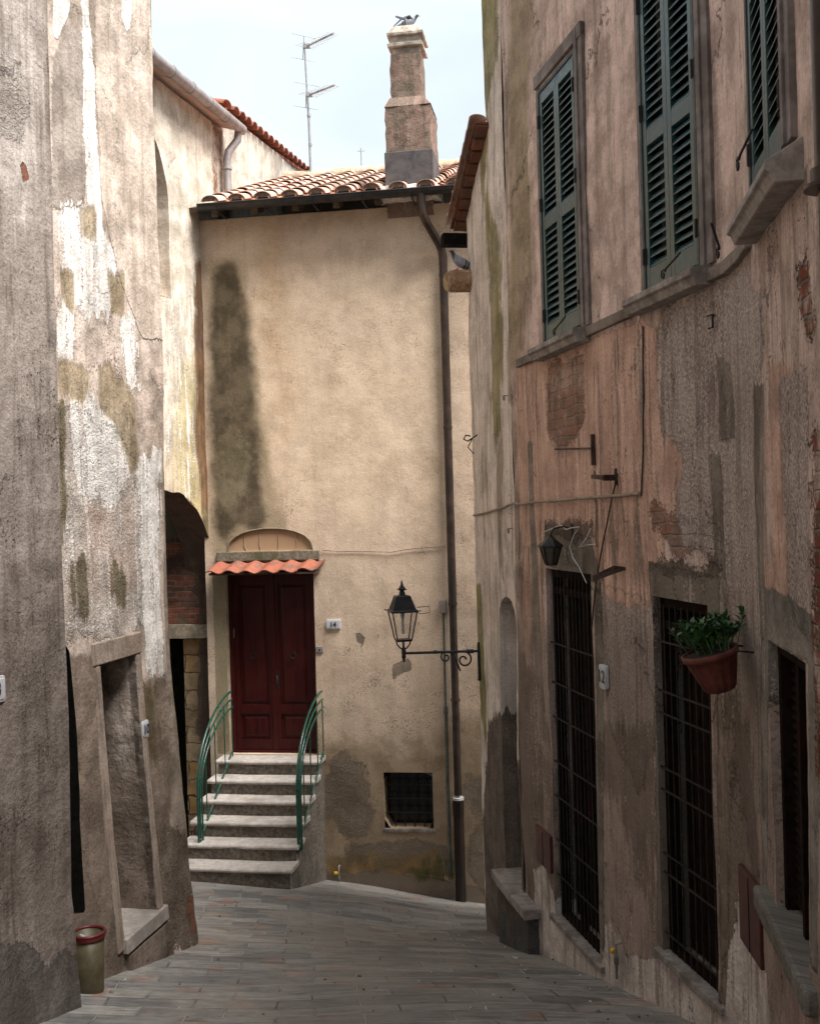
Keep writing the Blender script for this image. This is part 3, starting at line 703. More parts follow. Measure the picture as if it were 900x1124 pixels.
# canopy of tiles over the door
can_u0 = cu(235,620)[0]; can_u1 = cu(353,620)[0]; cw = can_u1-can_u0
CMx = Mh @ Matrix.Translation((can_u0, -.34, -.735)) @ Matrix.Rotation(R(19), 4, 'X')
ct = MB(); nn = 6; spc = cw/nn
for i in range(nn):
    # S-shaped tiles
    n = 14; prof = []
    for k in range(n+1):
        t = k/n; z = .020*math.sin(2*math.pi*t)+.02; prof.append((i*spc + t*spc*1.0, z + .004*i*0))
    for (ya, dz) in ((0,0),):
        vs = [(x + .0, ya, z) for x, z in prof] + [(x+.05, ya+.37, z) for x, z in prof] + [(x, ya, z-.014) for x, z in prof] + [(x+.05, ya+.37, z-.014) for x, z in prof]
        m = n+1
        ct.T = CMx @ Matrix.Translation((.008*math.sin(i*9.1), .014*math.sin(i*5.3), .006*(i % 2))) @ Matrix.Rotation(.02*math.sin(i*7.7), 4, 'Z')
        ct.add(vs, [(k,k+1,m+k+1,m+k) for k in range(n)] + [(2*m+k+1,2*m+k,3*m+k,3*m+k+1) for k in range(n)] + [(k+1,k,2*m+k,2*m+k+1) for k in range(n)] + [(0,m,3*m,2*m),(n,2*m+n,3*m+n,m+n)], False)
canopy = empty('door_canopy', CMx, parent=house)
ct.build('canopy_tiles', M_tile_new, canopy)
cs = MB(); cs.T = Mh; cs.box(can_u0+.03, can_u1-.03, -.30, .0, -.76, -.735); cs.prismx([(-.30,-.735),(0,-.735),(0,-.64)], can_u0+.05, can_u0+.09); cs.prismx([(-.30,-.735),(0,-.735),(0,-.64)], can_u1-.09, can_u1-.05)
cs.build('canopy_board', M_wood, canopy)
lg = MB(); lg.T = Mh; lg.box(can_u0+.05, can_u1-.02, -.05, -.0, -.60, -.475); lg.build('canopy_ledge', flat_mat('mossy_mortar', (.17,.145,.11), .95, var=.4, scale=25, bump=.006, c2=(.09,.085,.045)), canopy, bevel=.01)
# barred cellar window
gw = empty('barred_window', WC.M(win_u0, win_z0, 0), parent=house); wm = WC.M(win_u0, win_z0, 0); ww = win_u1-win_u0; wh = win_z1-win_z0
gb = MB()
for i in range(1, 5): gb.tube([(ww*i/5, .07, -.01), (ww*i/5, .07, wh+.01)], .008, 6)
for j in range(1, 4): gb.tube([(-.01, .078, wh*j/4), (ww+.01, .078, wh*j/4)], .009, 6)
gb.build('window_bars', M_iron, gw, wm)
sl = MB(); sl.box(-.02, ww+.03, -.015, .1, -.05, -.004); sl.build('sill', M_capstone, gw, wm, bevel=.008)
gl = MB(); gl.box(0, ww, .24, .25, 0, wh); gl.build('pane', flat_mat('dark_glass', (.01,.01,.012), .15, spec=.5), gw, wm)

# ================================================================== passage under the arch (left of the door)
stone_layers = [dict(name='stonework', polys=[RC(-1, 3, -6.5, -1.62)], c=(.24,.19,.125), c2=(.16,.12,.08), kind='stone', ochre=True, amp=.05, soft=.02),
                dict(name='brickwork', polys=[RC(-1, 3, -1.42, -.30)], c=(.12,.08,.06), c2=(.07,.05,.04), kind='brick', amp=.5, soft=.03),
                dict(name='brick_top', polys=[RC(-1, 3, .15, 3)], c=(.12,.08,.06), c2=(.07,.05,.04), kind='brick', amp=.3, soft=.03)]
M_pass = wall_mat('passage_masonry', (.13,.10,.075), (.10,.08,.06), (.07,.055,.04), stone_layers, grain=1.5, seed=7, streak=.4, stain=.5)  # masonry tones darkened to carry the shade under the arch
passage = root('passage_wall', -2.9, 14.4, -4.6, 'recessed brick and stone masonry under the broken arch, left of the steps', 'wall')
pz_u = cu(205,800)[0]
WP = Wall([(-4.5, 14.72), (-2.30, 14.37)], seed=8, disp=.02)
WP.mesh('wall', M_pass, passage, 0, WP.L, -6.2, 1.6, layers=stone_layers, cell=.06, holes=[dict(u0=.55, u1=WP.px(204,800)[0], z0=-5.6, z1=-1.62, d=.5)])
lt = MB(); rough_box(lt, .3, WP.L, -.09, .1, -1.60, -1.43, .01, .12, 4); lt.build('lintel', flat_mat('stone_lintel', (.26,.21,.15), .9, var=.35, scale=20, bump=.006), passage, WP.M(0,0,0))
db = MB(); db.T = WP.M(0,0,0); db.box(.3, 2.2, .5, .55, -6, -1.4); db.build('dark_doorway', M_dark, passage)

# ================================================================== stone steps
st = root('stone_steps', -1.9, 13.2, -4.3, 'flight of six worn pale stone steps climbing to the red door', 'steps')
M_step = flat_mat('step_stone', (.44,.395,.36), .75, var=.22, scale=16, bump=.003, c2=(.31,.27,.24))
M_stepside = flat_mat('step_masonry', (.15,.125,.10), .95, var=.5, scale=24, bump=.02, c2=(.09,.075,.06))
su0 = cu(246,838)[0]; su1 = cu(357,838)[0]+.01; ztop = -3.105; rise = .178; going = .285; SM = Mh
body = MB(); body.T = SM
prof = [(0.0, -6)]
for i in range(6):
    n0 = .30+going*i; prof += [(-(n0), ztop-rise*i-.05)] if i == 0 else [(-(n0-going), ztop-rise*i-.05), (-(n0), ztop-rise*i-.05)]
prof = [(0.0, ztop-.05)] + prof[1:] + [(-(.30+going*5), -6), (0.0, -6)]
body.prismx(prof, su0+.03, su1-.03)
body.build('masonry_base', M_stepside, st)
rg = random.Random(3)
for i in range(6):
    t = MB(); nfr = .30+going*i+.03; nbk = .0 if i == 0 else .30+going*(i-1)-.02; zt_ = ztop-rise*i
    ex = .03*i*0
    xa = su0 - .0 - (.012*i); xb = su1 - .0
    # tread slab with worn nosing
    n = 26; ring = []
    pro = [(-nbk, -.05), (-nfr+.012, -.05), (-nfr, -.038), (-nfr-.003, -.022), (-nfr+.004, -.007), (-nfr+.022, 0), (-nbk, 0)]
    vs = []; fs = []
    for k in range(n+1):
        f = k/n; x = xa+(xb-xa)*f
        dn = .006*vnoise(np.array([f*9+i*7.0]), np.array([i*3.0]), 2)[0]; dz_ = .006*vnoise(np.array([f*6+i*5.0]), np.array([i*2.0]), 5)[0] - .006*math.sin(math.pi*f)
        if i == 4 and .38 < f < .52: dn += .022
        for (y, z) in pro:
            fr = 1 if y < -nbk-.05 else 0
            vs.append((x, y+dn*fr, zt_+z+dz_*(1 if z > -.03 else .3)))
    m = len(pro)
    for k in range(n):
        for j in range(m): fs.append((k*m+j, k*m+(j+1)%m, (k+1)*m+(j+1)%m, (k+1)*m+j))
    fs += [tuple(range(m))[::-1], tuple(n*m+j for j in range(m))]
    t.T = SM; t.add(vs, [f[::-1] for f in fs], False); t.build('step', M_step, st)
    r_ = MB(); r_.T = SM; r_.box(su0+.028, su1-.028, -(nfr-.045), -(nfr-.12), zt_-rise-.03 if i < 5 else zt_-.6, zt_-.052)
    r_.build('riser', flat_mat('riser_stone', (.25,.225,.20), .85, var=.3, scale=20, bump=.005) if i == 0 else bpy.data.materials['riser_stone'], st)
# handrails
M_green = flat_mat('green_paint', (.007,.060,.038), .3, metal=.0, var=.35, scale=40, c2=(.020,.045,.030), spec=.6)
def handrail(u, label, du_=0.0):
    hr = empty('handrail', SM @ Matrix.Translation((u, 0, -4)), label, 'handrail')
    n0 = 1.40
    for k in range(3):
        fr = MB(); fr.T = SM
        o = k*.045; ou = k*.010*(1 if du_ >= 0 else -1)
        pts = [(u+ou, -(n0-o), -3.92+o*.2), (u+ou, -(n0-o), -3.25)]
        for t in np.linspace(0, 1, 12)[1:]:
            a = t*math.pi/2; pts.append((u+ou+du_*.10*t*t, -(.10+(n0-o-.10)*math.cos(a)**1.15), -3.25+(.98-o*2.2)*math.sin(a)**.95))
        fr.tube(pts, .015 if k == 0 else .012, 8); fr.build('rail', M_green, hr)
    lb = MB(); lb.T = SM; lb.tube([(u+.01, -(n0-.02), -3.80), (u+.01, -.12, -3.02)], .013, 6); lb.build('lower_bar', M_green, hr)
    for n_ in (.12, .42, .78, 1.12):
        t = math.acos(max(0, min(1, ((n_-.10)/(n0-.20))**(1/1.15)))) if n_ > .1 else math.pi/2
        ztop_ = -3.25+.86*math.sin(t)**.95; zb_ = -3.80+(n0-.02-n_)/(n0-.14)*.78
        bl = MB(); bl.T = SM; bl.tube([(u+.01, -n_, zb_ if n_ > .2 else -3.1), (u+.01+du_*.08*(1-n_/n0)**2, -n_, ztop_)], .008, 6); bl.build('baluster', M_green, hr)
handrail(su1-.01, 'green metal handrail on the right side of the steps, beside the ochre wall', .0)
handrail(su0+.15, 'green metal handrail on the left side of the steps, beside the stone passage', .0)
# ================================================================== cream building with the arch (left, behind)
lb3 = root('arched_building', -3.2, 12.5, -4.2, 'cream building at left rear with a tall blind niche and broken brick arch', 'building')
lay3 = [
    L('pale_top', WL3, [[(165,60),(260,120),(235,300),(225,480),(165,500)]], c=(.70,.63,.55), c2=(.60,.53,.45), amp=1.2, freq=1.2, soft=.35, op=.8),
    L('yellow_low', WL3, [[(196,400),(230,380),(232,640),(205,560),(190,520)]], c=(.36,.29,.12), c2=(.50,.42,.26), amp=.7, freq=2.5, soft=.12, op=.75, stretch=(2,.5)),
    L('white_flake', WL3, [[(183,330),(214,330),(216,545),(206,550),(183,500)]], c=(.78,.75,.70), c2=(.70,.62,.50), amp=.6, freq=5, soft=.01, holes=.52, h=.004),
    L('brown_run', WL3, [[(213,285),(228,280),(231,420),(233,560),(235,635),(224,600),(214,480)]], c=(.085,.038,.020), c2=(.17,.09,.045), amp=.22, freq=5, soft=.07, stretch=(2,.4), op=.92),
    L('mould', WL3, [[(222,560),(236,560),(236,640),(228,610)]], c=(.10,.085,.04), c2=(.2,.17,.1), amp=.3, freq=6, soft=.04, op=.9),
    L('bare_top', WL3, [[(233,132),(243,140),(244,232),(238,225),(234,180)]], c=(.30,.15,.10), c2=(.50,.42,.36), amp=.2, freq=7, soft=.01, h=-.008, holes=.48),
    L('arch_brick', WL3, [[(183,538),(210,552),(226,588),(236,640),(236,655),(222,600),(208,572),(183,556)]], c=(.16,.07,.045), c2=(.10,.05,.035), amp=.12, freq=9, soft=.01, h=-.01),
]
M_L3 = wall_mat('cream_plaster', (.58,.50,.41), (.50,.42,.33), (.42,.34,.25), lay3, streak=.55, grain=1.1, seed=2, crack=.5, stain=.3, staincol=(.25,.17,.10))
nu_ = WL3.px(188,330)[0]
nic = arch(nu_-.56, 3.62, .56, .98, 2.66); pas = [(x + .014*math.sin(i*2.3)*(z > -1), z + .022*math.sin(i*1.7+1)*(z > -1)) for i, (x, z) in enumerate(arch(WL3.px(236,640)[0]-1.28, -.90, 1.30, 1.22, -6.2, 28))]
M_arch = wall_mat('arch_brickwork', (.12,.075,.055), (.09,.055,.04), (.06,.045,.035), [], seed=51, grain=3, stain=.6)
M_nic = wall_mat('niche_render', (.30,.22,.18), (.26,.19,.15), (.22,.16,.12), [], streak=.3, seed=4, crack=.1)
def blockback(parent, w, u0, u1, n0, n1, z0, z1, mat=None, name='side_wall'):
    b = MB(); a = w.P(u0, 0, -n0); c = w.P(u1, 0, -n0); d = w.P(u1, 0, -n1); e = w.P(u0, 0, -n1)
    vs = [(q.x, q.y, z) for z in (z0, z1) for q in (a, c, d, e)]
    b.add(vs, [(0,3,2,1),(4,5,6,7),(0,1,5,4),(1,2,6,5),(2,3,7,6),(3,0,4,7)]); return b.build(name, mat or M_backwall, parent)
WL3.mesh('wall', M_L3, lb3, 0, WL3.L-.02, -6, 5.28, layers=lay3, cell=.06, holes=[dict(poly=nic, d=.22), dict(poly=pas, d=.42, rm=1)], reveal_mat=M_arch)
nb = MB(); nb.T = WL3.M(nu_-.56, 0, 0); nb.prism([(x-(nu_-.56), z) for x, z in arch(nu_-.56, 3.62, .60, 1.02, 2.62)], .20, .26); boxuv(nb.build('niche_panel', M_nic, lb3))
blockback(lb3, WL3, -.0, WL3.L-.05, .70, 4.5, 1.7, 5.2); blockback(lb3, WL3, 0, .4, .05, 4, -6, 1.75, name='end_wall'); 
rf3 = MB(); a = WL3
for (n0, z0, n1, z1, th) in ((.22, 5.26, -4.5, 6.7, .10),):
    p = [WL3.P(-.1, z0, n0), WL3.P(WL3.L+.02, z0, n0), WL3.P(WL3.L+.02, z1, n1), WL3.P(-.1, z1, n1)]
    rf3.add([tuple(q) for q in p] + [(q.x, q.y, q.z+th) for q in p], [(0,3,2,1),(4,5,6,7),(0,1,5,4),(1,2,6,5),(2,3,7,6),(3,0,4,7)])
rf3.build('roof', M_tile, lb3)
gm = MB(); gm.T = WL3.M(0, 0, 0)
gm.tube([(WL3.L-3.2, -.26, 5.28), (WL3.L+.06, -.26, 5.28)], .072, 14)
for uu_ in np.arange(WL3.L-3.1, WL3.L, .52): gm.tube([(uu_, -.26, 5.28), (uu_+.025, -.26, 5.28)], .079, 14)
gut3 = gm.build('gutter', M_zinc, lb3)
dd = MB(); dd.T = gm.T
dd.tube([(WL3.L-.02, -.24, 5.26), (WL3.L-.02, -.22, 5.12), (WL3.L-.10, -.12, 4.95), (WL3.L-.12, -.10, 4.8), (WL3.L-.12, -.10, 3.9)], .054, 12)
dd.tube([(WL3.L-.12, -.10, 4.70), (WL3.L-.12, -.10, 4.74)], .068, 12); dd.build('downpipe', M_zinc, lb3)

# ================================================================== white gabled building behind
gb4 = root('gabled_building', -2.2, 15.6, -4.6, 'white plastered gable with orange tiled verge rising behind the cream building', 'building')
WG = Wall([(-3.3, 15.06), (-2.42, 15.04), (-1.72, 19.6)], seed=11, disp=.02)
(gu0, gz0), (gu1, gz1) = WG.px(243,118), WG.px(330,186)
gsl = (gz1-gz0)/(gu1-gu0)
def gtop(u): return gz0 + gsl*(u-gu0) - .03
M_G = wall_mat('white_gable_plaster', (.68,.62,.56), (.60,.54,.47), (.46,.40,.34), [], streak=.4, seed=13, stain=.3, grain=1.4, crack=.2)
WG.mesh('wall', M_G, gb4, 0, WG.L, 2.6, 7.2, cell=.07, top=gtop)
vt = MB(); N_ = 16; Lg = WG.L-.75; ang = math.atan(gsl)
for i in range(N_):
    u_ = .75+(i+.5)*Lg/N_; m_ = WG.M(u_, gtop(u_)+.03, .10)
    vt.T = m_ @ Matrix.Rotation(R(14), 4, 'X'); coppo(vt, .125, .11, .8)
vt.T = Matrix.Identity(4)
q0, q1 = WG.P(.70, gtop(.70)+.03, .07), WG.P(WG.L, gtop(WG.L)+.03, .07); q2, q3 = WG.P(WG.L, gtop(WG.L)+.8, -3.2), WG.P(.88, gtop(.7)+.8, -3.2)
q4 = WG.P(.0, gtop(.7)-.12, .10); q5 = WG.P(.0, gtop(.7)+.7, -3.2)
def thick(mb, ps, t): n = len(ps); mb.add([tuple(q) for q in ps]+[(q.x,q.y,q.z-t) for q in ps], [tuple(range(n)), tuple(range(2*n-1,n-1,-1))]+[(i,i+n,(i+1)%n+n,(i+1)%n) for i in range(n)])
thick(vt, [q0,q1,q2,q3], .05); thick(vt, [q4, WG.P(.88, gtop(.7)+.02, .12), q3, q5], .05)
vt.build('roof', M_tile_new, gb4)
b4 = MB(); a_ = WG.P(.9,0,-.1); c_ = WG.P(WG.L,0,-.1); d_ = WG.P(WG.L,0,-3); e_ = WG.P(.9,0,-3); n = 4
b4.add([(q.x,q.y,z) for z in (2.6, 5.3) for q in (a_,c_,d_,e_)], [(0,3,2,1),(4,5,6,7),(0,1,5,4),(1,2,6,5),(2,3,7,6),(3,0,4,7)]); b4.build('side_wall', M_backwall, gb4)

# ================================================================== left building with the stone door (peeling white plaster)
lb2 = root('peeling_building', -2.1, 8, -3.3, 'left building with peeling white and beige plaster, a stone framed doorway and a bulging base', 'building')
lay2 = [
    L('smooth_beige', WL2, [[(104,-60),(200,-60),(200,372),(157,372),(140,330),(128,300),(112,220),(106,100)]], c=(.58,.49,.425), c2=(.50,.42,.36), amp=.06, freq=3, soft=.008, h=.006, stretch=(1.5,.6)),
    L('old_grey', WL2, [[(60,60),(80,20),(92,40),(98,170),(92,225),(60,230)]], c=(.32,.275,.245), c2=(.37,.32,.285), amp=.10, freq=2, soft=.008, h=.003, stretch=(1.5,.5)),
    L('white_a', WL2, [[(88,-60),(100,-60),(104,60),(108,170),(112,250),(124,280),(128,310),(110,330),(96,230),(92,100)]], c=(.80,.78,.76), c2=(.70,.67,.64), amp=.10, freq=4, soft=.006, h=.002, stretch=(2,.6)),
    L('white_top', WL2, [[(60,-60),(82,-60),(78,10),(66,42),(60,40)],[(131,-60),(147,-60),(145,10),(141,36),(134,20)]], c=(.82,.80,.78), c2=(.74,.71,.69), amp=.04, freq=5, soft=.006, h=.002, stretch=(2,.7)),
    L('rough_mid', WL2, [[(66,450),(92,440),(150,500),(156,640),(150,700),(66,700)]], c=(.56,.46,.40), c2=(.70,.63,.58), amp=.35, freq=4, soft=.02, kind='rough', gs=40, op=.85),
    L('white_b', WL2, [[(72,225),(92,220),(112,260),(128,300),(122,350),(98,352),(84,330),(66,300)],[(76,436),(96,428),(110,446),(138,452),(146,490),(140,540),(120,560),(90,540),(76,480)],[(134,345),(148,350),(152,395),(152,430),(144,425),(137,380)],[(150,498),(176,500),(178,640),(182,745),(166,745),(158,700),(152,600)],[(74,300),(88,300),(84,400),(64,400),(64,340)]],
      c=(.80,.78,.77), c2=(.66,.62,.58), amp=.28, freq=4.2, soft=.006, h=.003, stretch=(1.5,.7), holes=.44, hf=4, hx=2, hz=.6),
    L('white_low', WL2, [[(76,540),(150,545),(158,640),(150,690),(120,700),(96,700),(74,690)],[(74,660),(105,655),(150,660),(150,688),(104,706),(74,704)]], c=(.74,.70,.67), c2=(.62,.53,.47), amp=.25, freq=5, soft=.006, h=.003, holes=.52, hf=5, hx=2.2, hz=.7),
    L('pink', WL2, [[(100,560),(150,560),(150,640),(100,640)]], c=(.48,.32,.25), c2=(.42,.30,.25), amp=.5, freq=3, soft=.12, op=.35),
    L('ochre', WL2, [[(62,395),(76,392),(100,410),(96,440),(76,436),(64,430)],[(88,225),(103,228),(100,262),(90,264)],[(64,290),(82,300),(84,350),(70,330)],[(112,402),(124,395),(148,440),(156,510),(146,520),(130,470),(112,450)],[(118,300),(136,300),(137,345),(122,346)]],
      c=(.25,.195,.125), c2=(.34,.27,.19), amp=.14, freq=4, soft=.02, h=-.002, stretch=(1.5,.7), op=.95),
    L('moss_spot', WL2, [[(122,608),(132,612),(138,640),(138,668),(128,672),(122,650)],[(80,615),(92,610),(96,670),(88,690),(80,680)],[(60,440),(74,440),(74,560),(68,600),(64,560)]], c=(.09,.075,.03), c2=(.17,.14,.09), amp=.16, freq=8, soft=.02, op=.88, stretch=(1.6,.6)),
    L('brown_low', WL2, [[(64,735),(110,712),(150,706),(152,770),(162,1060),(60,1090)],[(152,748),(186,742),(188,1040),(158,1040)]], c=(.125,.092,.070), c2=(.185,.14,.11), amp=.30, freq=2.5, soft=.05, op=.85),  # brown plaster, darkened further for the dim light low in the alley
    L('grey_edge', WL2, [[(178,380),(192,380),(205,800),(230,1030),(190,1000),(186,800),(181,600)]], c=(.19,.155,.12), c2=(.25,.21,.17), amp=.16, freq=4, soft=.03, stretch=(2,.5), op=.85),
    L('moss_run', WL2, [[(152,755),(172,750),(176,870),(168,845),(158,830)]], c=(.085,.065,.032), c2=(.13,.10,.06), amp=.22, freq=5, soft=.05, stretch=(2,.5), op=.85),
    L('base_crumble', WL2, [[(166,910),(200,905),(212,980),(230,1040),(176,1045),(170,980)],[(118,980),(134,985),(140,1060),(118,1060)]], c=(.12,.09,.065), c2=(.24,.19,.15), amp=.30, freq=6, soft=.008, h=-.012, kind='rough', gs=30, op=.92),
    L('brick_spot', WL2, [[(206,990),(214,990),(216,1025),(208,1025)]], c=(.30,.12,.07), c2=(.2,.1,.06), amp=.2, freq=9, soft=.01, h=-.008),
]
M_L2 = wall_mat('peeling_plaster', (.56,.475,.42), (.45,.37,.32), (.56,.45,.39), lay2, streak=.65, grain=1.5, seed=3, crack=.5, stain=.45, pits=.9, staincol=(.16,.125,.085))
d2u0, d2z1 = WL2.px(108,727); d2u1, _ = WL2.px(147,716); d2u0b, d2z0 = WL2.px(133,1017)
d2 = dict(u0=d2u0, u1=d2u1, z0=-2.94, z1=-1.02, d=.42)
g2u0 = WL2.px(72,760)[0]-.25; g2u1 = WL2.px(79,800)[0]
gapz0 = WL2.px(84,1002)[1]
WL2.mesh('wall', M_L2, lb2, 0, WL2.L, -4.6, 6.0, layers=lay2, cell=.04, holes=[d2, dict(poly=WL2.poly([(58,1006),(93,1002),(88,900),(82,800),(74,715),(58,690)]), d=.6, rm=1)], reveal_mat=M_dark)  # slot reveal coloured near-black, standing in for the shade inside it
# rounded corner and end wall
WL2e = Wall([(-1.9696, 8.8), (-4.5, 9.35)], off=batter_left, seed=3, disp=.012)
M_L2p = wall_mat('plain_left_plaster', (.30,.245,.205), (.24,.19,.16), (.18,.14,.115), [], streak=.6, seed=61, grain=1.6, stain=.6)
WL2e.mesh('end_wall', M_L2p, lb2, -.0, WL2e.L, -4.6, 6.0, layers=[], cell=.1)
M_jamb = wall_mat('doorway_plaster', (.055,.045,.042), (.12,.10,.092), (.03,.025,.023), [], streak=.8, grain=1.6, seed=21, stain=.8, crack=.3, staincol=(.05,.04,.038))  # plaster taken near-black: the shade inside the doorway is in the colour
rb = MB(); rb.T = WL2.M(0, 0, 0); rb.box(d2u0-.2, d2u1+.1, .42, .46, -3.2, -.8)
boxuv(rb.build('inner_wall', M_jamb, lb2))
bk2 = MB(); bk2.T = rb.T; bk2.box(g2u0-.4, g2u1+.3, .58, .62, gapz0-.3, .5); bk2.build('dark_gap', M_dark, lb2)
blockback(lb2, WL2, .0, WL2.L-.05, .66, 3, -4.6, 5.95); tp = blockback(lb2, WL2, 0, WL2.L-.05, .0, 3, 5.9, 5.98, name='roof')
# stone door surround
M_sur = wall_mat('pinkish_stone', (.33,.26,.215), (.38,.315,.27), (.25,.19,.15), [], streak=.6, seed=22, grain=1.2, stain=.4, crack=.2)
sr = MB()
def strip(mb, w, u0, u1, z0, z1, t, dback=.0, cell=.1):
    """a proud band that follows the wall"""
    nu = max(1, int(math.ceil((u1-u0)/cell))); nz = max(1, int(math.ceil((z1-z0)/cell)))
    U = np.linspace(u0, u1, nu+1); Z = np.linspace(z0, z1, nz+1); UU, ZZ = np.meshgrid(U, Z)
    wob = .006*fbm(UU.ravel()*5, ZZ.ravel()*4, 31)
    A = w.PN(UU.ravel(), ZZ.ravel(), t+wob); B = w.PN(UU.ravel(), ZZ.ravel(), -dback); N = len(A); m = nu+1
    vs = [tuple(q) for q in A] + [tuple(q) for q in B]; fs = []
    for j in range(nz):
        for i in range(nu): a = j*m+i; fs.append((a, a+1, a+1+m, a+m))
    for i in range(nu): fs.append((N+i, N+i+1, i+1, i)); a = nz*m+i; fs.append((a, a+1, N+a+1, N+a))
    for j in range(nz): a = j*m; fs.append((a, a+m, N+a+m, N+a)); a = j*m+nu; fs.append((a+m, a, N+a, N+a+m))
    mb.add(vs, fs)
def uvwall(o, w):
    me = o.data; lay = me.uv_layers.new(name='UVMap')
    for p in me.polygons:
        for li in p.loop_indices:
            c_ = me.vertices[me.loops[li].vertex_index].co; lay.data[li].uv = (c_.y + .9*c_.x, c_.z)
    return o
strip(sr, WL2, d2u0-.10, d2u0-.0, -3.0, -1.02, .018, .05); strip(sr, WL2, d2u1+.0, d2u1+.09, -2.925, -1.02, .018, .05); strip(sr, WL2, d2u0-.12, d2u1+.10, -1.02, -.86, .024, .05)
uvwall(sr.build('door_surround', M_sur, lb2, bevel=.01), WL2)
sr = MB(); strip(sr, WL2, d2u0-.02, d2u1+.12, -3.03, -2.925, .04, .42); ts = sr.build('threshold', flat_mat('threshold_stone', (.34,.30,.27), .8, var=.25, scale=12, bump=.003), lb2, bevel=.008)
sr = MB(); strip(sr, WL2, d2u0+.02, d2u1+.15, -3.9, -3.05, .03, .1); uvwall(sr.build('plinth', M_L2p, lb2, bevel=.01), WL2)

# ================================================================== nearest left building (grey)
lb1 = root('grey_building', -2.2, 5, -2.7, 'nearest left building, a plain wall of cracked grey brown render', 'building')
lay1 = [
    L('rough_hole', WL1, [[(-20,50),(8,54),(28,90),(32,120),(22,150),(-20,150)],[(50,52),(60,55),(60,90),(50,80)]], c=(.22,.185,.16), c2=(.13,.11,.09), amp=.10, freq=6, soft=.005, h=-.014, kind='rough', gs=45),
    L('pale_wash', WL1, [[(-30,-60),(48,-60),(42,120),(36,250),(20,230),(-30,180)]], c=(.50,.45,.42), c2=(.38,.335,.305), amp=.9, freq=1.8, soft=.18, op=.8, stretch=(1.6,.5)),
    L('brick_hole', WL1, [[(21,178),(27,176),(31,198),(24,200)]], c=(.28,.11,.07), c2=(.2,.08,.05), amp=.03, freq=9, soft=.004, h=-.02),
    L('flakes', WL1, [[(10,450),(40,450),(34,520),(14,510)],[(14,750),(48,720),(46,850),(24,880)],[(30,895),(60,900),(56,945),(44,950)]], c=(.30,.265,.235), c2=(.17,.145,.125), amp=.5, freq=7, soft=.006, h=.004, holes=.56, stretch=(1.4,.7)),
    L('base', WL1, [[(-40,1030),(30,1040),(52,1062),(70,1040),(90,1050),(100,1150),(-40,1150)]], c=(.16,.14,.128), c2=(.12,.107,.098), amp=.10, freq=5, soft=.005, h=.008),
    L('brown_mid', WL1, [[(-40,640),(90,640),(95,1040),(-40,1040)]], c=(.105,.083,.07), c2=(.155,.125,.107), amp=.9, freq=1.4, soft=.25, op=.65),  # browner lower wall, with the low-level shade worked into its colour
]
M_L1 = wall_mat('grey_render', (.35,.30,.272), (.26,.22,.197), (.18,.15,.132), lay1, streak=.7, grain=1.6, seed=4, crack=.7, stain=.5, pits=1.0, staincol=(.11,.09,.075))
WL1.mesh('wall', M_L1, lb1, 6.8, WL1.L, -3.6, 6.0, layers=lay1, cell=.04)
WL1.mesh('wall', M_L1, lb1, 0, 6.8, -3.2, 6.0, layers=lay1, cell=.25)
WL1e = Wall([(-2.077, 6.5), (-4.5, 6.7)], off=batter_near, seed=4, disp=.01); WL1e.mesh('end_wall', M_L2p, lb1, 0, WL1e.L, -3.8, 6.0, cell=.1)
blockback(lb1, WL1, .0, WL1.L-.05, .2, 3, -3.2, 5.95); blockback(lb1, WL1, 0, WL1.L-.03, .0, 3, 5.9, 5.98, name='roof')

# ================================================================== right building (pink, shuttered)
rb1 = root('pink_building', 1.8, 7, -3.2, 'long pinkish plastered building on the right with green louvred shutters above and barred doors below', 'building')
cu3 = WR.cum
def ru(px, py): return WR.px(px, py)
UB = cu3[2]                     # the bend
W1 = dict(u0=1.00, u1=1.81, z0=1.30, z1=3.30, d=.16); W2 = dict(u0=2.93, u1=3.66, z0=1.32, z1=3.34, d=.16)
w3a = ru(826,150)[0]; w3b = ru(864,150)[0]; W3 = dict(u0=w3a, u1=w3b, z0=1.39, z1=3.34, d=.16)
D1 = dict(u0=.83, u1=1.81, z0=-3.32, z1=-.50, d=.22); D2 = dict(u0=2.876, u1=3.62, z0=-2.81, z1=-.58, d=.22)
d3a = ru(846,800)[0]; d3b = ru(884,800)[0]; D3 = dict(u0=d3a, u1=d3b, z0=-1.88, z1=-.64, d=.10)
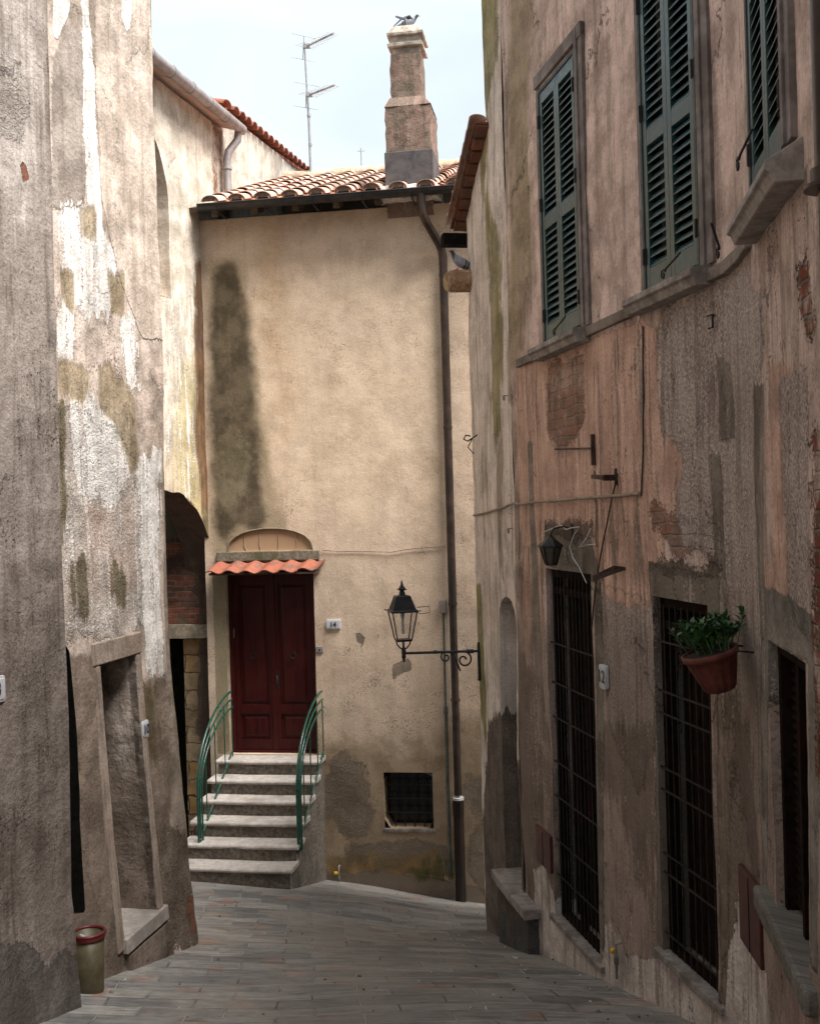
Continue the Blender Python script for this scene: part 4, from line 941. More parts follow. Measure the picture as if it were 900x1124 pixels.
layR = [
    L('upper_pink', WR, [[(560,-80),(905,-80),(905,150),(870,200),(800,300),(690,352),(570,402),(556,300)]], c=(.60,.46,.41), c2=(.50,.38,.335), amp=.03, freq=3, soft=.01, h=.002),
    L('left_green', WR, [[(558,-80),(588,-80),(580,120),(585,300),(572,395),(558,410)]], c=(.24,.205,.10), c2=(.31,.23,.17), amp=.5, freq=2.5, soft=.12, stretch=(2.2,.35), op=.8),
    L('orange', WR, [[(566,404),(610,385),(700,352),(722,360),(722,420),(728,470),(752,500),(745,560),(722,620),(716,660),(660,640),(600,600),(572,600),(566,520)]], c=(.58,.385,.31), c2=(.47,.31,.245), amp=.10, freq=4, soft=.008, h=.003, stretch=(1.8,.5)),
    L('orange_more', WR, [[(575,600),(598,600),(598,760),(590,830),(578,820),(572,700)],[(655,560),(720,600),(716,650),(716,700),(660,700)],[(845,400),(870,400),(870,520),(876,660),(852,640),(842,500)],[(835,620),(880,640),(884,665),(836,645)]], c=(.56,.37,.295), c2=(.45,.30,.235), amp=.22, freq=4, soft=.01, h=.002, stretch=(1.8,.5), op=.9),
    L('red_wash', WR, [[(600,400),(640,385),(640,460),(615,500),(602,470)],[(720,560),(790,580),(790,612),(740,612)]], c=(.30,.14,.105), c2=(.42,.31,.27), amp=.25, freq=6, soft=.008, kind='brick', op=.7, h=-.012),
    L('pebble', WR, [[(722,350),(785,300),(815,290),(838,330),(836,420),(830,560),(822,700),(820,860),(835,960),(826,960),(806,850),(800,700),(790,610),(750,600),(742,560),(752,500),(728,470)],[(660,655),(716,668),(716,820),(700,870),(664,790)],[(855,420),(884,400),(886,700),(864,660)],[(808,560),(834,560),(838,900),(818,880)]], c=(.66,.55,.50), c2=(.52,.43,.385), amp=.14, freq=5, soft=.006, h=-.008, kind='rough', gs=48),
    L('grey_runs', WR, [[(578,484),(584,486),(586,560),(592,640),(598,800),(594,900),(584,900),(584,700),(581,560)],[(780,500),(792,500),(796,620),(806,700),(806,800),(796,800),(790,660)],[(826,420),(838,420),(840,700),(836,700),(830,560)],[(786,395),(800,400),(808,480),(790,486)]], c=(.21,.175,.15), c2=(.28,.235,.20), amp=.06, freq=5, soft=.006, h=.004, stretch=(2,.5)),
    L('lower_dark', WR, [[(655,790),(716,800),(720,1040),(700,960),(680,900),(662,860)],[(784,760),(822,780),(835,980),(840,1124),(790,1124),(786,900)],[(560,700),(600,760),(612,1000),(585,1000),(560,900)]], c=(.070,.050,.040), c2=(.14,.105,.085), amp=.34, freq=3.5, soft=.03, stretch=(1.8,.45), op=.92),
    L('lower_brown', WR, [[(560,680),(900,720),(900,1124),(560,1124)]], c=(.32,.25,.215), c2=(.22,.175,.15), amp=.5, freq=2, soft=.2, op=.6),
    L('plinth', WR, [[(585,955),(600,950),(614,1008),(645,1050),(662,1060),(664,1020),(676,1005),(690,1048),(708,1052),(724,1048),(790,1104),(814,960),(822,960),(846,1124),(846,1300),(560,1300),(560,1040),(586,1040)]], c=(.62,.55,.515), c2=(.50,.44,.41), amp=.12, freq=5, soft=.008, h=.007),
    L('cement_d1', WR, [[(597,575),(648,590),(655,615),(660,640),(664,1040),(656,1040),(652,640),(597,618)]], c=(.20,.175,.15), c2=(.15,.13,.11), amp=.05, freq=6, soft=.006, h=.008),
    L('cement_d2', WR, [[(712,617),(790,632),(792,760),(778,672),(714,654)],[(716,655),(722,655),(732,1045),(722,1045)]], c=(.21,.18,.15), c2=(.16,.14,.12), amp=.04, freq=6, soft=.006, h=.009),
    L('jamb_d2', WR, [[(786,668),(800,700),(800,1100),(790,1104)]], c=(.24,.19,.15), c2=(.13,.10,.08), amp=.12, freq=5, soft=.01, h=.005, stretch=(2,.4)),
    L('cement_d3', WR, [[(836,643),(892,674),(900,760),(888,760),(884,726),(846,706),(840,1000),(836,1000)],[(884,700),(900,700),(900,1070),(892,1060)]], c=(.25,.23,.205), c2=(.18,.165,.145), amp=.05, freq=6, soft=.006, h=.010),
    L('brick_far', WR, [[(888,480),(905,480),(905,900),(894,840)],[(870,285),(884,280),(888,362),(876,355)]], c=(.32,.15,.09), c2=(.40,.33,.28), amp=.25, freq=7, soft=.008, h=-.01, kind='brick'),
    L('chips_r', WR, [RC(0, .9, -1.2, 1.1), RC(.3, 3.9, .3, 1.1), RC(1.9, 2.8, -1.4, .2)], px=False, c=(.17,.13,.105), c2=(.26,.20,.165), amp=.02, soft=.006, h=-.005, holes=.575),
    L('drips', WR, [RC(.2, 6, -3.5, 1.15)], px=False, c=(.15,.115,.09), c2=(.22,.17,.135), amp=.05, soft=.3, op=.55, holes=.56),
    L('pale_low', WR, [[(664,880),(680,860),(706,1000),(712,1050),(668,1040)],[(800,640),(830,650),(834,820),(812,800)],[(590,760),(600,760),(604,900),(596,900)]], c=(.42,.335,.29), c2=(.30,.235,.20), amp=.3, freq=4, soft=.015, stretch=(2,.4), op=.85, holes=.49),
    L('pale_bits', WR, [RC(.2, 6, -3.2, 1.1)], px=False, c=(.52,.44,.39), c2=(.42,.34,.30), amp=.05, soft=.05, op=.6, holes=.585, stretch=(1,1)),
    L('rim_crumble', WR, [[(597,572),(650,574),(652,590),(600,594)],[(712,612),(790,622),(790,634),(712,626)]], c=(.07,.055,.045), c2=(.20,.16,.13), amp=.16, freq=9, soft=.008, h=-.01, kind='rough', op=.8),
]
M_R = wall_mat('pink_plaster', (.62,.48,.425), (.52,.395,.345), (.40,.305,.265), layR, streak=.75, grain=1.4, seed=5, crack=.9, stain=.5, pits=1.0, staincol=(.11,.085,.068))
holesR = [W1, W2, W3, D1, D2, D3]
WR.mesh('wall', M_R, rb1, 0, UB+3.1, -5.2, 5.0, holes=holesR, layers=layR, cell=.042)
WR.mesh('wall', M_R, rb1, UB+3.1, WR.L, -3, 5.0, cell=.25, layers=layR)
bb = MB()
fp = [WR.P(0,0,-.9), WR.P(UB,0,-.75), WR.P(UB+3,0,-.75), WR.P(WR.L,0,-.7)]
fp = [(q.x, q.y) for q in fp] + [(7, -3), (7, 9.9)]
vs = [(x,y,z) for z in (-5, 4.98) for x,y in fp]; n = len(fp)
bb.add(vs, [tuple(range(n)), tuple(range(2*n-1,n-1,-1))] + [(i,(i+1)%n,(i+1)%n+n,i+n) for i in range(n)]); bb.build('rear_wall', M_backwall, rb1)
bk = MB()
for Hh, dpt in ((D1,.60),(D2,.60),(D3,.62)):
    bk.T = WR.M((Hh['u0']+Hh['u1'])/2, 0, 0); w_ = (Hh['u1']-Hh['u0'])/2+.15
    bk.box(-w_, w_, dpt-.03, dpt, Hh['z0']-.2, Hh['z1']+.2); bk.box(-w_, -w_+.02, .23, dpt, Hh['z0']-.2, Hh['z1']+.2); bk.box(w_-.02, w_, .23, dpt, Hh['z0']-.2, Hh['z1']+.2)
    bk.box(-w_, w_, .23, dpt, Hh['z1']+.18, Hh['z1']+.2)
bk.build('dark_room', M_dark, rb1)
eu_ = MB(); rp = [(q.x, q.y) for q in (WR.P(-.05,0,.35), WR.P(UB,0,.35), WR.P(UB+4,0,.3), WR.P(WR.L,0,.3))]
rp += [(7,-3),(7,9.9)]; vs = [(x,y,z) for z in (5.0, 5.1) for x,y in rp]; n = len(rp)
eu_.add(vs, [tuple(range(n)), tuple(range(2*n-1,n-1,-1))] + [(i,(i+1)%n,(i+1)%n+n,i+n) for i in range(n)]); eu_.build('roof', M_tile_dark, rb1)
# string course
zc_ = 1.235
segs = [(.27, W1['u0']-.06), (W1['u1']+.10, W2['u0']-.16), (W2['u1']+.12, w3a-.10)]
M_course = wall_mat('course_plaster', (.27,.235,.21), (.23,.19,.165), (.18,.15,.13), [], seed=31, grain=1.6, stain=.5)
for a, b in segs: scm = MB(); strip(scm, WR, a, b, zc_-.035, zc_+.035, .035, .03, .12); uvwall(scm.build('string_course', M_course, rb1, bevel=.006), WR)
# windows
def paint_green():
    g = G('green_shutter_paint'); o = g.obj(); n = g.noise(o, 30, 5, .65); n2 = g.noise(g.sc(o, 3, 3, 1), 1.6, 5, .6)
    c = g.mix(g.mr(n2, .35, .65), (.014,.056,.070), (.026,.052,.044)); c = g.mix(g.m('MULTIPLY', g.mr(n, .55, .72), .5), c, (.09,.09,.07))  # bluish tint puts the sky's reflection into the paint colour
    return g.done(c, g.mr(n, .3, .7, .28, .45), g.m('MULTIPLY', n, .0006), spec=.5)
M_sh = paint_green()
M_wframe = flat_mat('window_frame_stucco', (.17,.14,.13), .8, var=.3, scale=14, bump=.002, c2=(.10,.082,.075))
def shutters(Hh, label, sill_w=(.10,.12), zmid=.93, sz=0.0, sth=1.0, drop=.035):
    M_ = WR.M(Hh['u0'], Hh['z0'], 0); wn = empty('shuttered_window', M_, parent=rb1); tag(wn, label)
    W_ = Hh['u1']-Hh['u0']; H_ = Hh['z1']-Hh['z0']
    fr = MB(); fr.box(-.012,.018,-.02,.10,0,H_); fr.box(W_-.02,W_+.012,-.02,.10,0,H_); fr.box(.018,W_-.02,-.02,.10,H_-.03,H_)
    fr.build('frame', flat_mat('dark_frame', (.035,.045,.045), .6) if 'dark_frame' not in bpy.data.materials else bpy.data.materials['dark_frame'], wn, M_, bevel=.003)
    sf = MB(); sf.box(W_+.045, W_+.095, -.035, .02, -.02, H_+.12); sf.box(W_+.012, W_+.045, -.012, .02, 0, H_+.08); sf.box(W_+.095, W_+.17, -.022, .02, -.02, H_+.12); sf.box(-.06, -.012, -.015, .02, 0, H_+.10); sf.box(-.06, W_+.17, -.03, .02, H_+.03, H_+.13)
    sf.build('surround', M_wframe, wn, M_, bevel=.003)
    for side in (0, 1):
        x0 = .02 if side == 0 else W_/2+.002; x1 = W_/2-.002 if side == 0 else W_-.022
        s_ = MB(); b = .052; y0, y1 = -.012, .026
        s_.box(x0, x0+b, y0, y1, .012, H_-.03); s_.box(x1-b, x1, y0, y1, .012, H_-.03)
        for za, zb in ((.012,.13),(zmid-.05,zmid+.05),(H_-.12,H_-.03)): s_.box(x0+b, x1-b, y0+.001, y1-.001, za, zb)
        for za, zb in ((.13, zmid-.05),(zmid+.05, H_-.12)):
            n = int((zb-za)/.056); dz = (zb-za)/n
            for k in range(n):
                zc_ = za+(k+.5)*dz
                s_.add([(x0+b-.004, y0+.004, zc_-.026),(x1-b+.004, y0+.004, zc_-.026),(x1-b+.004, y1-.004, zc_+.016),(x0+b-.004, y1-.004, zc_+.016),
                        (x0+b-.004, y0+.004, zc_-.018),(x1-b+.004, y0+.004, zc_-.018),(x1-b+.004, y1-.004, zc_+.024),(x0+b-.004, y1-.004, zc_+.024)], [(0,3,2,1),(4,5,6,7),(0,1,5,4),(1,2,6,5),(2,3,7,6),(3,0,4,7)])
        lf = s_.build('shutter', M_sh, wn, M_, bevel=.002)
    for x in (.012, W_-.014):
        for z in (.16, H_*.52, H_-.3): hg = MB(); hg.box(x-.018, x+.018, -.022, -.008, z, z+.10); hg.tube([(x, -.024, z), (x, -.024, z+.10)], .008, 6); hg.build('hinge', M_iron, wn, M_)
    bkp = MB(); bkp.box(-.03, W_+.03, .13, .155, -.03, H_+.03); bkp.build('pane', bpy.data.materials['dark_glass'], wn, M_)
    # sill
    a, b = sill_w
    s_ = MB(); s_.prismx([(y_, z_*sth+sz-(drop if (y_ < 0 or z_ < -.05) else 0)) for y_, z_ in ((.05,.0),(-.13,-.006),(-.135,-.045),(-.115,-.055),(-.10,-.10),(.05,-.10))], -a, W_+b)
    s_.build('sill', M_capstone, wn, M_, bevel=.006)
    # scroll shutter catch
    sc_ = MB(); pass
    cxx = W_+b*.2-.12; pts = [(cxx+.12, -.14, .06), (cxx, -.17, -.0)]
    for t in np.linspace(0, 2.6*math.pi, 22): rr_ = .032*(1-t/(3.2*math.pi)); pts.append((cxx-.03+rr_*math.cos(t+.4)*.9, -.175, -.03+rr_*math.sin(t+.4)))
    sc_.tube(pts, .006, 5); sc_.build('shutter_catch', M_iron, wn, M_)
shutters(W1, 'far window with closed green louvred shutters under a deep brown lintel')
shutters(W2, 'middle window with tall closed green shutters')
shutters(W3, 'near window with blue green shutters and a heavy projecting sill', sill_w=(-.02,.24), sz=-.015, sth=.9, drop=.10)
# catch to the left of window 3
ce = MB(); M_ = WR.M(*ru(802,270)); pts = [(.10,-.12,.10),(0,-.06,0)]
for t in np.linspace(0, 2.4*math.pi, 20): r_ = .034*(1-t/(3.2*math.pi)); pts.append((-.03+r_*math.cos(t+.5), -.06, -.03+r_*math.sin(t+.5)))
ce.tube(pts, .007, 5); ce.build('shutter_catch', M_iron, rb1, M_)

# barred doors
M_gdoor = flat_mat('dark_door_wood', (.012,.008,.006), .8, var=.5, scale=16, c2=(.022,.009,.007), spec=.04)
M_bar = flat_mat('painted_bars', (.016,.014,.013), .6, metal=0, var=.5, scale=30, c2=(.045,.032,.026), spec=.15)
def barred(Hh, label, cols, bands, split=True):
    M_ = WR.M(Hh['u0'], Hh['z0'], 0); W_ = Hh['u1']-Hh['u0']; H_ = Hh['z1']-Hh['z0']
    e = empty('barred_door', M_, parent=rb1); tag(e, label)
    f = MB(); f.box(0,.05,.05,.12,0,H_); f.box(W_-.05,W_,.05,.12,0,H_); f.box(.05,W_-.05,.05,.12,H_-.07,H_); f.box(.05, W_-.05, .04,.10,H_-.20,H_-.15)
    if split: f.box(W_*.45, W_*.45+.04, .05,.11, .03, H_-.2)
    f.box(.05,W_-.05,.05,.12,0,.04); f.build('frame', M_gdoor, e, M_, bevel=.004)
    b = MB()
    for i in range(1, cols): b.tube([(W_*i/cols, .035, .02), (W_*i/cols, .035, H_-.05)], .005, 5)
    for z in bands:
        b.box(.0, W_, .022, .030, z-.0055, z+.0055)
    b.build('bars', M_bar, e, M_)
    d = MB(); d.box(.05, W_-.05, .17, .2, .03, H_-.06)
    for i in range(1, 6): d.box(.05+(W_-.1)*i/6-.006, .05+(W_-.1)*i/6+.006, .165, .171, .2, H_-.25)
    d.build('inner_door', M_gdoor, e, M_)
    s_ = MB(); s_.box(-.06, W_+.08, -.035, .22, -.04, .008); s_.build('threshold', M_capstone, e, M_, bevel=.006)
barred(D1, 'tall narrow barred door beneath the small black lantern', 12, [.34, .62, .98, 1.26, 1.62, 1.9, 2.22])
barred(D2, 'wider barred door behind the hanging plant pot', 9, [.12, .50, .62, 1.02, 1.16, 1.50, 1.64, 1.95], split=False)
# third door: dark louvred leaves
M_ = WR.M(D3['u0'], D3['z0'], 0); W_ = D3['u1']-D3['u0']; H_ = D3['z1']-D3['z0']
e = empty('dark_door', M_, 'dark slatted door in the deep opening at the right edge', parent=rb1)
f = MB(); f.box(0,.05,.04,.10,0,H_); f.box(W_-.05,W_,.04,.10,0,H_); f.box(.05,W_-.05,.04,.10,H_-.06,H_); f.box(W_*.45,W_*.45+.05,.05,.11,0,H_-.06); f.build('frame', M_gdoor, e, M_, bevel=.004)
f = MB()
for k in range(26): z = .05+k*(H_-.14)/26; f.add([(.05,.08,z),(W_-.05,.08,z),(W_-.05,.11,z+.03),(.05,.11,z+.03)], [(0,1,2,3)])
f.build('louvres', M_gdoor, e, M_)
s_ = MB(); strip(s_, WR, d3a-.30, d3b+.12, -1.98, -1.868, .06, .11, .1); uvwall(s_.build('sill', wall_mat('mortar_sill', (.24,.23,.21), (.19,.18,.165), (.13,.12,.105), [], seed=41, grain=2.5, stain=.5, crack=0), rb1, bevel=.02), WR)
# red-brown metal hatches low on the wall
M_hatch = flat_mat('red_brown_hatch', (.075,.022,.018), .5, var=.3, scale=12, c2=(.05,.018,.015))
for (pa, pb, lab) in (((590,905),(607,958),'small red brown hatch left of the tall barred door'), ((813,948),(838,1062),'large red brown hatch between the plant pot door and the dark door')):
    ua, zt_ = ru(*pa); ub, zb_ = ru(*pb); zt_ = ru(pb[0], pb[1])[1]+.38 if False else zt_
    hgt = .30 if pa[0] < 700 else .40
    M_ = WR.M((ua+ub)/2, zt_-hgt, 0); w_ = (ub-ua)
    h_ = MB(); h_.box(-w_/2, w_/2, -.022, .03, 0, hgt); hh = h_.build('utility_hatch', M_hatch, rb1, M_, bevel=.004); tag(hh, lab)
    h_ = MB(); h_.box(-.004, .004, -.026, -.02, .01, hgt-.01); h_.lathe([(.012,0),(.012,.006)], 8); h_.build('latch', M_iron, hh, M_)

# unseen blocks added behind the camera to hold sky light out of the alley
b = MB(); b.box(-9, -4.0, -12, -3.02, -1.9, 6.5); o = b.build('rear_sky_block', M_backwall, None); tag(o, 'unseen plain block added behind the viewpoint on the left to limit sky light', 'house')
b = MB(); b.box(2.25, 7, -12, -3.02, -1.9, 6.0); o = b.build('rear_sky_block', M_backwall, None); tag(o, 'unseen plain block added behind the viewpoint on the right to limit sky light', 'house')

# ================================================================== whitish strip house with the verge (right, behind)
rb2 = root('whitewashed_house', 1.2, 10.4, -4.2, 'narrow whitewashed house end with green streaks, a walled-up arched niche and a tiled verge above', 'house')
s24 = WR2.px(531,60)[0]
def vtop(u):
    return np.where(u < s24, 2.98 + (3.52-2.98)*(u)/s24, 5.1)
layR2 = [
    L('green_run', WR2, [[(530,-80),(548,-80),(546,60),(536,110),(532,200),(546,260),(552,380),(549,470),(543,500),(539,440),(537,300),(528,200),(524,100)]], c=(.20,.175,.055), c2=(.30,.26,.16), amp=.25, freq=4, soft=.04, stretch=(2.4,.35), op=.9),
    L('green_edge', WR2, [[(523,640),(528,640),(533,760),(534,830),(527,780)]], c=(.20,.20,.05), c2=(.26,.22,.11), amp=.12, freq=5, soft=.03, stretch=(2.4,.4), op=.9),
    L('dark_run', WR2, [[(552,60),(562,60),(566,440),(558,440),(556,260)],[(545,480),(550,480),(552,640),(546,600)]], c=(.15,.115,.08), c2=(.26,.20,.15), amp=.22, freq=4, soft=.04, stretch=(2.4,.35), op=.75),
    L('rough_low', WR2, [[(536,790),(552,780),(580,860),(590,960),(580,1060),(536,1060),(530,900)]], c=(.17,.135,.115), c2=(.26,.21,.18), amp=.35, freq=5, soft=.01, h=-.008, kind='rough', stretch=(1.8,.5), gs=36),
    L('grey_niche_side', WR2, [[(566,660),(580,680),(590,860),(584,900),(574,860),(570,760)]], c=(.27,.225,.20), c2=(.2,.165,.14), amp=.2, freq=5, soft=.02, stretch=(2,.4), op=.8),
]
M_R2 = wall_mat('whitewash', (.78,.70,.65), (.70,.61,.56), (.52,.42,.36), layR2, streak=.7, grain=1.5, seed=6, crack=.3, stain=.3, pits=.7, staincol=(.17,.14,.09))
n2a = WR2.px(551,800)[0]; n2b = WR2.px(569,800)[0]; 
nic2 = arch((n2a+n2b)/2, -1.02, (n2b-n2a)/2, .20, -3.42, 12)
WR2.mesh('wall', M_R2, rb2, 0, WR2.L, -5.2, 5.1, layers=layR2, cell=.04, top=vtop, holes=[dict(poly=nic2, d=.28)])
nb = MB(); nb.T = WR2.M((n2a+n2b)/2, 0, 0); nb.box(-.5, .45, .27, .30, -3.7, -.6)
M_nic2 = wall_mat('rough_blocking', (.20,.165,.145), (.25,.20,.175), (.14,.11,.095), [dict(name='nolayer', polys=[], c=(.1,.1,.1))], seed=44, grain=3, stain=.6, speck=.4)
boxuv(nb.build('niche_panel', M_nic2, rb2))
# block behind, end wall
fp = [(.66,11.24),(3.2,11.7),(3.2,9.75),(1.35,9.72),(1.1,10.6)]
fp = [(.70,11.20),(1.30,9.72),(4.5,9.72),(4.5,11.7)]
def slab(parent, fp, z0, z1, name, mat):
    b = MB(); n = len(fp); vs = [(x,y,z) for z in (z0, z1) for x,y in fp]
    b.add(vs, [tuple(range(n)), tuple(range(2*n-1,n-1,-1))] + [(i,(i+1)%n,(i+1)%n+n,i+n) for i in range(n)]); return b.build(name, mat, parent)
slab(rb2, fp, -5.2, 2.9, 'rear_wall', M_backwall); pu = WR2.P(s24,0,-.02); slab(rb2, [(pu.x+.02,pu.y),(1.30,9.72),(4.5,9.72),(4.5,pu.y)], 2.9, 5.05, 'upper_wall', M_backwall)
fr2 = Wall([(3.2,11.66),(.661,11.24)][::-1][::-1], seed=6)
# verge roof, sloping down along the wall away from the camera
vg = MB(); VM2 = WR2.M(0, 0, 0)
A_ = (s24+.10, 3.60); B_ = (-.22, 2.93); sl_ = (A_[1]-B_[1])/(A_[0]-B_[0]); an = math.atan(sl_); Ln = math.hypot(A_[0]-B_[0], A_[1]-B_[1])
VR = VM2 @ Matrix.Translation((B_[0], 0, B_[1])) @ Matrix.Rotation(-an, 4, 'Y')
vg.T = VR; rg = random.Random(5)
nt_ = 9
for i in range(nt_):
    x = i*Ln/nt_; w_ = Ln/nt_
    vg.T = VR @ Matrix.Translation((x, -.155+rg.uniform(-.01,.01), rg.uniform(-.004,.004)))
    vg.m = 0; vg.box(.004, w_-.006, .03, .16, -.005, .016); 
    vg.T = VR @ Matrix.Translation((x, -.10+rg.uniform(-.01,.01), -.035)); vg.box(.01, w_-.02, 0, .12, 0, .03)
    vg.T = VR @ Matrix.Translation((x+w_*1.1, -.10, .03)) @ Matrix.Rotation(R(90), 4, 'Z') @ Matrix.Rotation(.06, 4, 'X'); vg.m = 1; coppo(vg, .085, .075, w_*1.25)
vg.m = 0; vg.T = VR; vg.box(0, Ln, .0, 3.0, -.03, .02); vg.build('verge', [M_tile_dark, M_tile], rb2)
bm_ = MB(); bm_.T = VM2; bm_.box(-.16, -.02, -.24, .05, 2.72, 2.84); bm_.build('beam_end', M_dark, rb2)
# log stub where the pigeon sits
lu, lz = WR2.px(521,330)
lg_ = MB(); lgm = WR2.M(.06, 2.36-.03, 0); lg_.tube([(0,.05,0),(0,-.06,.0),(0,-.19,-.01),(.01,-.235,-.015)], [.115,.118,.112,.095], 12)
lg_.build('log_stub', flat_mat('old_timber', (.34,.22,.13), .9, var=.45, scale=22, bump=.006, c2=(.20,.12,.07)), rb2, lgm)
# threshold slab of the niche
ts = MB(); strip(ts, WR2, n2a-.02, WR2.L+.0, -3.50, -3.41, .14, .28, .1); strip(ts, WR, .0, .42, -3.50, -3.41, .14, .02, .1); ts.build('threshold', flat_mat('pale_threshold', (.30,.26,.24), .85, var=.3, scale=14, bump=.003), rb2, bevel=.01)
ts = MB(); strip(ts, WR2, n2a+.06, WR2.L, -4.7, -3.50, .10, .02, .1); strip(ts, WR, .0, .38, -4.7, -3.50, .10, .02, .1); uvwall(ts.build('plinth', M_nic2, rb2, bevel=.01), WR2)
# ================================================================== hanging things, lamps, plates, cables
M_black = flat_mat('lantern_black', (.020,.021,.024), .45, metal=.3, var=.35, scale=40, spec=.5)
g = G('lantern_glass'); g.b.inputs['Base Color'].default_value = (.75,.75,.70,1); g.b.inputs['Roughness'].default_value = .25; g.b.inputs['Transmission Weight'].default_value = 0.0
tr = g.n('ShaderNodeBsdfTransparent'); ms = g.n('ShaderNodeMixShader'); gs_ = g.n('ShaderNodeBsdfGlossy'); gs_.inputs['Roughness'].default_value = .12; ms.inputs[0].default_value = .16
g.t.links.new(tr.outputs[0], ms.inputs[1]); g.t.links.new(gs_.outputs[0], ms.inputs[2]); g.t.links.new(ms.outputs[0], g.out.inputs[0]); M_lglass = g.mat
M_bulb = flat_mat('bulb_glass', (.55,.55,.5), .25, var=.1)

def sq(mb, z0, r0, z1, r1, capb=True, capt=True, c=(0,0)):
    v_ = [(c[0]+sx*r, c[1]+sy*r, z) for r, z in ((r0,z0),(r1,z1)) for sx, sy in ((-1,-1),(1,-1),(1,1),(-1,1))]
    f = [(0,1,5,4),(1,2,6,5),(2,3,7,6),(3,0,4,7)]
    if capb: f.append((0,3,2,1))
    if capt: f.append((4,5,6,7))
    mb.add(v_, f)
def lantern_head(parent, M_, s=1.0):
    """four sided lantern, z=0 at the bottom of the glass"""
    T = M_ @ Matrix.Scale(s, 4)
    b = MB(); b.T = T
    sq(b, -.012, .085, .012, .09); sq(b, .335, .150, .352, .172); sq(b, .352, .168, .368, .150)
    sq(b, .368, .140, .52, .088)                # hood
    sq(b, .52, .095, .535, .075); sq(b, .535, .035, .58, .028); b.lathe([(.02,.58),(.045,.60),(.048,.615),(.030,.635),(.018,.655),(.012,.69),(0,.72)], 10)
    sq(b, .60, .05, .612, .05)
    for sx in (-1,1):
        for sy in (-1,1):
            b.tube([(sx*.086, sy*.086, 0), (sx*.148, sy*.148, .345)], .009, 5)
            b.tube([(sx*.168, sy*.168, .352), (sx*.182, sy*.182, .362)], .008, 5)
    hd_ = b.build('lantern_hood', M_black, parent, None, bevel=.002)
    gl_ = MB(); gl_.T = T
    for k in range(4):
        c, s_ = math.cos(k*math.pi/2), math.sin(k*math.pi/2)
        q = [(-.082,-.086,.01),(.082,-.086,.01),(.143,-.147,.335),(-.143,-.147,.335)]
        gl_.add([(x*c-y*s_, x*s_+y*c, z) for x,y,z in q], [(0,1,2,3)])
    gl_.build('lantern_glass', M_lglass, parent)
    bb_ = MB(); bb_.T = T; bb_.lathe([(0,.07),(.016,.08),(.018,.20),(.016,.25),(.026,.27),(.026,.335)], 10); bb_.build('bulb', M_bulb, parent)
    return hd_
def spiral(cx, cz, r, a0, turns, n=30, sgn=1, y=0): return [(cx+r*(1-.78*k/n)*math.cos(a0+sgn*turns*2*math.pi*k/n), y, cz+r*(1-.78*k/n)*math.sin(a0+sgn*turns*2*math.pi*k/n)) for k in range(n+1)]

# street lantern on the corner of the whitewashed house. local: x towards the street (-X world), z up
cp_ = WR2.P(.05, 0, 0)
u_, z_ = WR2.px(527, 716); zarm = -1.46
LM = Matrix.Translation((cp_.x-.01, cp_.y-.02, zarm)) @ Matrix.Rotation(R(180-2), 4, 'Z')
lt_ = empty('street_lantern', LM, 'black four-sided street lantern on a long scrolled iron arm by the downpipe', 'lantern')
b = MB(); b.tube([(0,0,.0),(.75,0,-.005)], .014, 8); b.box(-.012,.012,-.022,.022,-.30,.06); b.tube([(.0,0,0),(-.0,0,.09)], .012, 6)
b.tube([(.05,0,0),(.12,0,0)], .022, 8); b.tube([(.42,0,0),(.46,0,0)], .019, 8)
b.build('bracket_arm', M_black, lt_, LM, bevel=.002)
b = MB()
pts = [(.02,0,-.26)]+[(.02+.135+.135*math.cos(a), 0, -.145+.135*math.sin(a)*1.0) for a in np.linspace(math.pi*1.0, math.pi*1.5, 8)]
b.tube([(.01,0,-.10)]+[( .14+.13*math.cos(a), 0, -.10+.13*math.sin(a)) for a in np.linspace(math.pi, 1.62*math.pi, 10)], .011, 6)
b.tube(spiral(.15, -.085, .085, math.pi*.5, 1.25, sgn=1), .010, 6)
b.tube([(.29,0,-.005),(.25,0,-.05),(.22,0,-.12),(.19,0,-.20)], .010, 6)
b.tube(spiral(.335, -.055, .058, math.pi*.5, 1.2, sgn=-1), .009, 6)
b.tube([(.0,0,-.28),(.01,0,-.30)], .012, 6); b.build('scrollwork', M_black, lt_, LM)
HM = LM @ Matrix.Translation((.765, 0, .13)) @ Matrix.Rotation(R(14), 4, 'Z')
lantern_head(lt_, HM, .86)
b = MB(); b.T = LM @ Matrix.Translation((.765,0,0))
b.lathe([(0,-.10),(.010,-.09),(.016,-.06),(.026,-.045),(.020,-.02),(.024,.0),(.024,.03),(.014,.05),(.012,.07)], 10)
for sx in (-1,1): b.tube([(0,0,.035),(sx*.035,0,.05),(sx*.065,0,.085),(sx*.073,0,.13)], .008, 6); b.tube([(0,0,.035),(0,sx*.035,.05),(0,sx*.065,.085),(0,sx*.073,.13)], .008, 6)
b.build('lantern_cradle', M_black, lt_)
b = MB(); b.T = HM; b.tube([(-.15,0,.33),(-.28,.0,.335),(-.285,0,.27),(-.20,0,.26),(-.14,0,.28)], .004, 5); b.build('wire_loop', M_rust, lt_)

